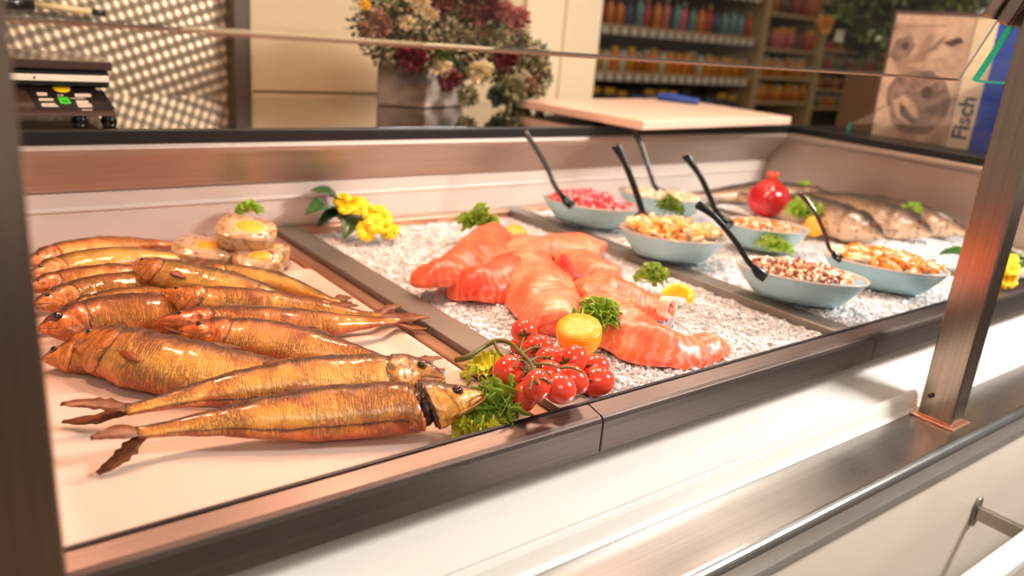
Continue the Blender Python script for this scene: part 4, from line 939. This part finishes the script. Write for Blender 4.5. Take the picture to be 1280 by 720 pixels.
# label plate on the sloping front
A0 = Vector((0, y0+.006, 1.108)); A1 = Vector((0, 1.44, 1.150)); sl = (A1-A0); 
def onslope(x, s_, k=.0006): 
    n_ = Vector((0, -sl.z, sl.y)).normalized(); return Vector((x, 0, 0))+A0+sl*s_+n_*k
def plate(x0, x1, s0, s1, mat, nm, k=.0006, sk=0, parent=sc):
    MB().hexa([onslope(x0, s0, 0.0002), onslope(x1, s0, .0002), onslope(x1-sk, s1, .0002), onslope(x0-sk, s1, .0002)], [onslope(x0, s0, k), onslope(x1, s0, k), onslope(x1-sk, s1, k), onslope(x0-sk, s1, k)]).build(nm, M[mat], parent, False)
plate(.168, .272, .08, .62, 'black', 'type_plate', .0006, .006)
rn = random.Random(4)
for (x0, x1, s0, s1, rows) in ((.174, .188, .44, .54, 2), (.174, .194, .30, .38, 2), (.175, .197, .14, .24, 4), (.224, .248, .42, .52, 3), (.222, .242, .13, .33, 7), (.216, .240, .37, .395, 1), (.225, .24, .055, .075, 1)):
    for r_ in range(rows):
        s_ = s0+(s1-s0)*r_/max(1, rows); plate(x0, x1-rn.uniform(0, .004), s_, s_+.55*(s1-s0)/max(1, rows), 'print', 'fine_print', .0010)
def txt(s, loc, size, mat, parent, rot, name='lettering', ext=.0004, align='LEFT', bold=False):
    cu = bpy.data.curves.new(name, 'FONT'); cu.body = s; cu.size = size; cu.extrude = ext; cu.align_x = align
    if bold: cu.offset = size*.022
    o = bpy.data.objects.new(name, cu); C.objects.link(o); dg = bpy.context.evaluated_depsgraph_get()
    me = bpy.data.meshes.new_from_object(o.evaluated_get(dg)); bpy.data.objects.remove(o); me.materials.clear(); me.materials.append(M[mat])
    ob = bpy.data.objects.new(name, me); C.objects.link(ob); ob.parent = parent; ob.matrix_local = Matrix.Translation(-parent_world(parent)) @ Matrix.Translation(Vector(loc)) @ rot
    return ob
srot = Matrix.Rotation(math.atan2(sl.z, sl.y), 4, 'X')
plate(.2005, .2145, .22, .40, 'green', 'green_sticker', .0012, .001)
txt('M', onslope(.2045, .25, .0016), .0085, 'black', sc, srot, ext=.0002); txt('CE', onslope(.200, .43, .0010), .007, 'print', sc, srot, ext=.0002)
yc = onslope(.2095, .64, .0010); mb = MB(); n_ = Vector((0, -sl.z, sl.y)).normalized(); sd = sl.normalized()
mb.rings([[yc+Vector((.0115*math.cos(t), 0, 0))+sd*(.0115*math.sin(t))+n_*k_ for t in [2*PI*j/28 for j in range(28)]] for k_ in (0, .0006)]); mb.build('yellow_sticker', M['yellow'], sc, False)
# knife rack high on the left
kr = thing('wall_tool', (.2, 1.92, 1.245), 'black and cream handled tool fixed on the embossed wall at top left', 'tool')
a0, a1, a2, a3 = PY(-20, 0, 1.915), PY(42, 5, 1.915), PY(114, 14, 1.915), PY(131, 16, 1.915)
M['wood'] = plain('cream_handle', (232, 206, 150), .4)
MB().tube([a0, a1], .013, 14).build('tool_head', M['blackplastic'], kr); MB().tube([a1, a2], .0062, 14).build('tool_handle', M['wood'], kr); MB().tube([a2, a3], .0068, 14).build('end_cap', M['blackplastic'], kr)
for a in (a1.lerp(a2, .1), a1.lerp(a2, .9)): MB().tube([a, a+Vector((0, .032, 0))], .003, 8).build('pin', M['steel'], kr)
# ------------------------------------------------------------------ vase and bouquet
M['vaseg'] = plain('grey_vase', (112, 94, 78), .6, 0, .12, 40, .3); M['vasew'] = plain('pale_side', (170, 154, 142), .6)
v0, v1, v2 = PY(470, 138, 1.60), PY(527, 140, 1.555), PY(578, 138, 1.60)
bz = 1.0945; vb = Vector(((v0.x+v2.x)/2, 1.66, bz))
VB = [(v0.x, 1.60, bz), (v1.x, 1.548, bz), (v2.x, 1.60, bz), (v1.x+.01, 1.66, bz)]
va = thing('flower_vase', (VB[1][0], 1.60, bz), 'grey square vase with a pale side on the rear worktop', 'vase')
MB().hexa(VB, [(a_, b_, 1.185) for a_, b_, _ in VB]).build('vase_body', M['vaseg'], va, False, bevel=.003)
MB().hexa([(VB[1][0]+.004, VB[1][1]-.0005, bz+.002), (VB[2][0]-.002, VB[2][1]-.003, bz+.002), (VB[2][0]-.002, VB[2][1]-.001, bz+.002), (VB[1][0]+.004, VB[1][1]+.0015, bz+.002)],
          [(VB[1][0]+.004, VB[1][1]-.0005, 1.180), (VB[2][0]-.002, VB[2][1]-.003, 1.180), (VB[2][0]-.002, VB[2][1]-.001, 1.180), (VB[1][0]+.004, VB[1][1]+.0015, 1.180)]).build('pale_side', M['vasew'], va, False)  # thin sheet that makes the vase's right face paler
M['dried1'] = plain('dried_grey_green', (128, 124, 84), .7, 0, .35, 60); M['dried2'] = plain('dried_brown', (130, 92, 66), .7, 0, .3, 60); M['dried3'] = plain('dried_cream', (206, 190, 146), .7, 0, .2, 60)
M['wine'] = plain('wine_red_petal', (92, 18, 26), .6, 0, .3, 60); M['dkgreen'] = plain('dark_foliage', (44, 52, 26), .6, 0, .3, 60); M['midgreen'] = plain('mid_foliage', (74, 96, 40), .6, 0, .3, 60); M['rose'] = plain('dusky_pink_petal', (160, 92, 84), .6, 0, .2, 60)
bq = thing('dried_bouquet', (1.02, 1.60, 1.15), 'wide dusky bouquet of dried and red flowers spilling from the grey vase', 'bouquet')
rn = random.Random(11)
def clump(center, rx, ry, rz_, n, mats, seed, name, size=.010, shape=None):
    rn = random.Random(seed); mb = MB(); c = Vector(center)
    for q in range(n):
        v = Vector((rn.gauss(0, 1), rn.gauss(0, 1), rn.gauss(0, 1))).normalized()*rn.uniform(.45, 1.0)
        p = c+Vector((v.x*rx, v.y*ry, v.z*rz_)); t = (v+Vector((rn.uniform(-.6, .6), rn.uniform(-.6, .6), rn.uniform(-.6, .6)))).normalized(); w = t.cross(Vector((rn.random(), rn.random(), rn.random()))).normalized()
        i0 = len(mb.f); L_ = size*rn.uniform(.6, 1.5)
        n0 = len(mb.v); mb.v += [p, p+t*L_*.5+w*L_*.28, p+t*L_, p+t*L_*.5-w*L_*.28, p+t*L_*.5+t.cross(w)*L_*.06]; mi = rn.randrange(len(mats))
        mb.face((n0, n0+1, n0+4), None, mi); mb.face((n0+1, n0+2, n0+4), None, mi); mb.face((n0+2, n0+3, n0+4), None, mi); mb.face((n0+3, n0, n0+4), None, mi); mb.face((n0, n0+3, n0+2, n0+1), None, mi)
    return mb
DM = [M['dried1'], M['dried2'], M['dried3'], M['dkgreen'], M['dkgreen'], M['midgreen']]
c1 = PY(560, 15, 1.58)
o = clump((c1.x-.01, 1.58, 1.265), .225, .10, .105, 6500, DM, 1, 'f', .013).build('foliage', DM, bq, False); o['kind'] = 'stuff'
o = clump((1.205, 1.56, 1.18), .075, .06, .085, 2400, DM, 2, 'f', .012).build('foliage', DM, bq, False); o['kind'] = 'stuff'; o['label'] = 'grey-green foliage hanging down at the right of the vase'
def blossom(px, py, y, r, mats, seed, lab=None):
    c = PY(px, py, y); mb = clump(c, r, r, r*.9, 260, mats, seed, 'b', r*.55); o = mb.build('blossom', mats, bq, False, loc=c)
    if lab: o['label'] = lab
for i, (px, py, r, ml) in enumerate(((515, 70, .026, 'wine'), (560, 100, .020, 'wine'), (632, 72, .022, 'wine'), (600, 5, .035, 'wine'), (550, 2, .02, 'wine'), (630, 15, .02, 'rose'), (648, 22, .02, 'rose'), (538, 18, .013, 'dried3'), (508, 28, .012, 'dried3'), (525, 5, .016, 'dried3'), (553, 85, .016, 'dried3'), (470, 30, .024, 'dried2'), (600, 90, .022, 'dried3'), (585, 120, .02, 'dried1'), (640, 110, .026, 'dried1'), (655, 105, .02, 'dried2'), (620, 45, .022, 'dried1'), (575, 45, .02, 'dried1'), (456, 6, .008, 'yellow'), (552, 68, .014, 'midgreen'), (622, 120, .02, 'dkgreen'))):
    blossom(px, py, 1.50, r, [M[ml]], 40+i)
# ------------------------------------------------------------------ Fisch sign
sg = thing('fish_sign', (2.0, .98, 1.094), 'upright board with fish pictures, blue band and the word Fisch', 'sign')
SX = 2.0; sy0, sy1, sz0, sz1 = .790, 1.105, 1.0935, 1.398
MB().box((SX, sy0, sz0), (SX+.006, sy1, sz1)).build('board', M['panel'], sg, False, bevel=.001)
M['signframe'] = plain('plum_frame', (84, 62, 66), .5); M['signback'] = plain('sign_paper', (206, 176, 152), .5, 0, .05, 20); M['signblue'] = plain('sign_blue', (30, 72, 168), .4); M['ink'] = plain('dark_ink', (44, 50, 74), .5)
MB().box((SX-.0022, sy1-.006, sz0), (SX-.0002, sy1, sz1)).box((SX-.0022, sy0, sz1-.008), (SX-.0002, sy1-.0062, sz1)).build('frame', M['signframe'], sg, False)
MB().box((SX-.0012, sy0, sz0), (SX-.0002, sy0+.065, sz1-.0085)).build('blue_band', M['signblue'], sg, False)
m = Mat('fish_photo'); ob = m.coord(scale=(1, 1, 1)); f = m.noise(ob, 9, 4, 1.0); f2 = m.noise(ob, 38, 4)
m.col(m.mix(.3, m.ramp(f, [(.35, lin((150, 120, 104))), (.5, lin((204, 172, 148))), (.7, lin((214, 182, 156)))]), m.ramp(f2, [(.3, lin((140, 112, 98))), (.7, lin((216, 188, 164)))]))); m.set(Roughness=.4); M['photo'] = m.m
py0, py1 = sy0+.119, sy1-.0065
MB().box((SX-.0010, py0, sz0), (SX-.0002, py1, sz1-.0085)).build('picture', M['photo'], sg, False)
MB().box((SX-.0016, py0-.0012, sz0), (SX-.0002, py0-.0002, sz1-.0085)).build('line', M['signframe'], sg, False)
# printed fish heads inside the picture
M['pf1'] = plain('printed_grey_fish', (132, 110, 98), .4, 0, .45, 45); M['pf2'] = plain('printed_light_fish', (190, 160, 138), .4, 0, .2, 50); M['pf3'] = plain('printed_dark', (78, 62, 58), .4, 0, .3, 60)
def pshape(pts, mat, nm, k=.0014):
    pts = [Vector((0, py0+(py1-py0)*(1-a), sz0+(sz1-.0085-sz0)*b)) for a, b in pts]; lo = [p+Vector((SX-.0012, 0, 0)) for p in pts]; hi = [p+Vector((SX-k, 0, 0)) for p in pts]
    MB().hexa(lo, hi).build(nm, M[mat], sg, False)
def arc(cx, cy, rx, ry, a0=0, a1=360, n=26): return [(cx+rx*math.cos(math.radians(a0+(a1-a0)*i/n)), cy+ry*math.sin(math.radians(a0+(a1-a0)*i/n))) for i in range(n+1)]
pshape([(.10, .40), (.12, .30), (.25, .12), (.45, .05), (.75, .07), (.92, .20), (.95, .36), (.82, .50), (.60, .58), (.35, .56), (.18, .50)], 'pf1', 'printed_fish_head')
pshape([(.20, .30), (.30, .18), (.48, .12), (.60, .20), (.50, .30), (.34, .36)], 'pf2', 'printed_cheek', .0018)
pshape(arc(.62, .40, .075, .05, 0, 350), 'pf3', 'printed_eye', .0022)
pshape([(.30, .30), (.34, .20), (.5, .14), (.62, .17), (.5, .20), (.38, .27)], 'pf3', 'printed_gill', .0022)
pshape([(.0, .66), (.06, .80), (.24, .84), (.34, .76), (.26, .68), (.12, .62)], 'pf1', 'printed_fish_head', .0016)
pshape(arc(.20, .755, .05, .035, 0, 350), 'pf3', 'printed_eye', .0022)
pshape([(.25, .60), (.55, .66), (.95, .74), (.97, .56), (.6, .58)], 'pf2', 'printed_fillet', .0016)
pshape([(.45, .70), (.62, .82), (.70, .86), (.60, .74)], 'pf1', 'printed_fin', .0016)
pshape([(.66, .80), (.86, .85), (.92, .81), (.78, .77)], 'pf3', 'printed_fin', .0016)
pshape([(.14, .915), (.66, .93), (.66, .922), (.14, .907)], 'pf1', 'printed_line', .0016)
# 'Fisch' reads upwards on the paper strip; board faces -x
rot = Matrix(((0, 0, -1, 0), (0, -1, 0, 0), (0, 0, 0, 1), (0, 0, 0, 1)))
# text local x -> world +z, local y -> world +y (towards the picture), normal -> -x
rot = Matrix(((0, 0, -1, 0), (0, 1, 0, 0), (1, 0, 0, 0), (0, 0, 0, 1)))
txt('Fisch', (SX-.0006, sy0+.075, sz0+.020), .050, 'ink', sg, rot, bold=True, ext=.0006)
# ------------------------------------------------------------------ far shelving with goods
M['shelfw'] = plain('shelf_wood', (176, 146, 98), .6); M['shelfwhite'] = plain('shelf_white', (214, 196, 170), .6); M['tagm'] = plain('price_paper', (206, 196, 182), .6); M['cart'] = plain('cardboard_tray', (130, 92, 50), .7)
M['shelfback'] = plain('shelf_back', (58, 46, 36), .7)
SY = 3.5
def bay(x0, x1, zs, label, tags=True, left_white=False):
    o = thing('shelf_unit', ((x0+x1)/2, SY+.2, 0), label, 'shelves')
    MB().box((x0, SY+.38, 0), (x1, SY+.40, 2.2)).build('back_panel', M['shelfback'], o, False)
    MB().box((x0-.03, SY, 0), (x0, SY+.40, 2.2)).build('upright', M['shelfwhite' if left_white else 'shelfw'], o, False)
    MB().box((x1, SY, 0), (x1+.02, SY+.40, 2.2)).build('upright', M['shelfw'], o, False)
    for z in zs:
        MB().box((x0+.001, SY+.01, z-.018), (x1-.001, SY+.38, z)).build('shelf_board', M['shelfw'], o, False)
        if tags:
            st_ = MB().box((x0+.001, SY-.002, z-.055), (x1-.001, SY+.008, z-.012)).build('price_strip', M['cart'], o, False)
            x = x0+.02
            while x < x1-.06: MB().box((x, SY-.004, z-.052), (x+.048, SY-.0022, z-.014)).build('price_tag', M['tagm'], st_, False); x += .078
    return o
zA = [.78, 1.085, 1.345, 1.62]
bay(3.24, 4.72, zA, 'wide shelf bay with price strips, directly right of the cream wall', True, True)
bay(4.775, 5.42, [.93, 1.10, 1.29, 1.52, 1.75], 'middle shelf bay with rows of small jars', False)
bay(5.475, 6.6, [.90, 1.03, 1.17, 1.32, 1.47, 1.63], 'right shelf bay partly behind the plant', False)
PC = {}
def product(kind, color, nm, label, group, h, w):
    mb = MB(); cx = [(0, 0)]
    if kind == 'bottle': pr_ = [(.0, 0), (w, .0), (w, h*.6), (w*.85, h*.68), (w*.35, h*.8), (w*.35, h*.86)]
    elif kind == 'jar': pr_ = [(.0, 0), (w, .0), (w, h*.75), (w*.8, h*.82), (w*.8, h*.84)]
    else: pr_ = [(.0, 0), (w, .0), (w*.95, h*.2), (w*1.0, h*.7), (w*.9, h*.85)]
    fl = .45 if kind == 'bag' else 1
    mb.rings([[Vector((a*math.cos(2*PI*j/12), a*fl*math.sin(2*PI*j/12), b)) for j in range(12)] for a, b in pr_])
    o = thing(nm, (0, 0, 0), label, nm.replace('_', ' '), group); mb.build('body' if kind != 'bag' else 'pouch', color, o, True)
    mb = MB(); r2 = w*(.42 if kind == 'bottle' else .85 if kind == 'jar' else .85); z0_ = h*(.86 if kind == 'bottle' else .84 if kind == 'jar' else .85)
    mb.rings([[Vector((a*math.cos(2*PI*j/12), a*fl*math.sin(2*PI*j/12), b)) for j in range(12)] for a, b in ((r2, z0_+.0002), (r2, h), (r2*.8, h*1.01))]); mb.build('cap' if kind != 'bag' else 'seal', M['caps'][rnd.randrange(3)], o, True)
    return o
M['caps'] = [plain('cap_%s' % n_, c_, .4) for n_, c_ in (('yellow', (214, 160, 30)), ('white', (190, 180, 160)), ('dark', (50, 40, 36)))]
cols = {n_: plain('pack_'+n_, c_, .4) for n_, c_ in dict(teal=(96, 140, 136), red=(176, 50, 44), orange=(214, 122, 30), pink=(196, 96, 100), cream=(200, 184, 140), brown=(104, 60, 30), amber=(172, 100, 26), dark=(48, 44, 50), blue=(60, 76, 104), green=(86, 104, 46), honey=(196, 130, 36)).items()}
def row(x0, x1, z, kind, clist, nm, label, group, h, w, step, seed):
    rn = random.Random(seed); protos = {}; x = x0+w
    while x < x1-w:
        cn = clist[rn.randrange(len(clist))]
        if cn in protos: o = copy_tree(protos[cn])
        else: o = protos[cn] = product(kind, cols[cn], nm, label, group, h, w)
        o.location = (x, SY+.05+rn.uniform(0, .015), z+.0003); o.rotation_euler.z = rn.uniform(-.2, .2); s_ = rn.uniform(.85, 1.1); o.scale = (1, 1, s_); x += step*rn.uniform(.95, 1.15)
row(3.26, 4.70, 1.345, 'bottle', ['teal', 'red', 'pink', 'orange', 'teal', 'blue'], 'bottle', 'colourful bottle on the top visible shelf of the wide bay', 'colourful bottles on the top visible shelf of the wide bay', .17, .026, .075, 1)
row(3.26, 4.70, 1.085, 'jar', ['honey', 'amber', 'cream', 'orange'], 'jar', 'amber jar in the yellow row on the middle shelf of the wide bay', 'amber jars on the middle shelf of the wide bay', .13, .028, .066, 2)
row(3.26, 4.70, .78, 'bag', ['dark', 'blue', 'dark'], 'bag', 'dark bag on the low shelf of the wide bay', 'dark bags on the low shelf of the wide bay', .19, .05, .11, 3)
for i, (z, h, cl_) in enumerate(((.93, .12, ['amber', 'honey']), (1.10, .13, ['amber', 'honey', 'honey']), (1.29, .14, ['pink', 'brown', 'red']), (1.52, .15, ['brown', 'red', 'amber']))):
    nm_ = ('lowest', 'second lowest', 'third lowest', 'topmost')[i]
    row(4.79, 5.41, z, 'jar', cl_, 'jar', 'small jar on the %s visible shelf of the middle bay' % nm_, 'jars on the %s visible shelf of the middle bay' % nm_, h, .026, .06, 10+i)
for i, (z, h, cl_) in enumerate(((.90, .09, ['green', 'amber']), (1.03, .09, ['brown', 'amber']), (1.17, .10, ['red', 'green', 'brown']), (1.32, .10, ['amber', 'red']), (1.47, .10, ['green', 'red', 'brown']))):
    nm_ = ('lowest', 'second lowest', 'middle', 'second highest', 'highest')[i]
    row(5.49, 6.55, z, 'jar', cl_, 'jar', 'small jar on the %s shelf of the right bay' % nm_, 'jars on the %s shelf of the right bay' % nm_, h, .028, .064, 20+i)
# ------------------------------------------------------------------ plant by the sign
pl = thing('potted_plant', (3.0, 1.9, 0), 'leafy green plant with an orange blossom on a brown stand behind the sign', 'plant')
tw = PX(1100, 150, 2.9)
M['standwood'] = plain('brown_wood', (98, 68, 42), .6)
c = PX(1070, 120, 2.75); MB().box((c.x, c.y-.5, 0), (c.x+.25, c.y+.06, 1.24)).build('stand', M['standwood'], pl, False, bevel=.005)
GM = [M['midgreen'], M['dkgreen'], cols['green']]
for i, (px, py, r) in enumerate(((1095, 10, .10), (1140, -8, .10), (1060, 25, .07), (1190, -20, .12), (1085, 45, .05))):
    c = PX(px, py, 2.75+.05*i); o = clump(c, r, r, r*.75, 500, GM, 60+i, 'l', .045).build('foliage', GM, pl, False); o['kind'] = 'stuff'
M['orangefl'] = plain('orange_blossom', (236, 170, 80), .6); c = PX(1031, 30, 2.7); clump(c, .018, .018, .02, 120, [M['orangefl']], 70, 'b', .016).build('blossom', [M['orangefl']], pl, False)
c = PX(1047, 44, 2.7); MB().box((c.x, c.y-.012, c.z-.02), (c.x+.02, c.y+.012, c.z+.02)).build('plant_tag', M['tagm'], pl, False)
# ------------------------------------------------------------------ camera
cd = bpy.data.cameras.new('camera'); co = bpy.data.objects.new('camera', cd); C.objects.link(co)
m4 = Matrix.Identity(4)
for i in range(3): m4[i][0] = R0[i]; m4[i][1] = U0[i]; m4[i][2] = -F0[i]; m4[i][3] = CAM[i]
co.matrix_world = m4; cd.sensor_width = 36; cd.lens = FPX/1280*36; cd.clip_start = .02
cd.dof.use_dof = True; cd.dof.focus_distance = .86; cd.dof.aperture_fstop = 3.4
bpy.context.scene.camera = co
# ------------------------------------------------------------------ light
def area(loc, target, sx, sy, power, col, name='lamp'):
    l = bpy.data.lights.new(name, 'AREA'); l.shape = 'RECTANGLE'; l.size = sx; l.size_y = sy; l.energy = power; l.color = col
    o = bpy.data.objects.new(name, l); C.objects.link(o); o.location = loc
    o.rotation_euler = (Vector(target)-Vector(loc)).to_track_quat('-Z', 'Y').to_euler(); return o
WARM = (1.0, .52, .34)
area((.05, 1.02, 1.78), (.35, .80, .9), .08, .08, 5.6, WARM, 'canopy_lamp')
area((.62, .98, 1.80), (.62, .85, .9), .10, .08, 7.0, WARM, 'canopy_lamp')
area((1.05, .95, 1.80), (.98, .85, .9), .10, .08, 5.2, (1, .68, .50), 'canopy_lamp')
area((1.6, .9, 1.80), (1.5, .85, .9), .12, .08, 4.6, (1, .80, .66), 'canopy_lamp')
area((2.1, -.5, 2.3), (1.1, .5, .85), .4, .4, 66, (1, .94, .89), 'shop_light')
area((-.5, -1.2, 2.6), (.5, .8, .9), 1.2, .8, 18, (1, .82, .68), 'shop_light')
area((1.0, 1.70, 2.7), (1.0, 1.75, 1.0), 1.6, .3, 5, (1, .84, .64), 'shop_light')
area((4.2, 2.6, 2.85), (4.2, 3.5, 1.1), 3.0, .3, 9, (1, .80, .58), 'shop_light')
W = bpy.data.worlds.new('world'); bpy.context.scene.world = W; W.use_nodes = True
bg = W.node_tree.nodes['Background']; bg.inputs[0].default_value = (1, .90, .80, 1); bg.inputs[1].default_value = .37
vs = bpy.context.scene.view_settings; vs.view_transform = 'Standard'; vs.look = 'None'; vs.gamma = 1; vs.use_curve_mapping = False; vs.exposure = 0
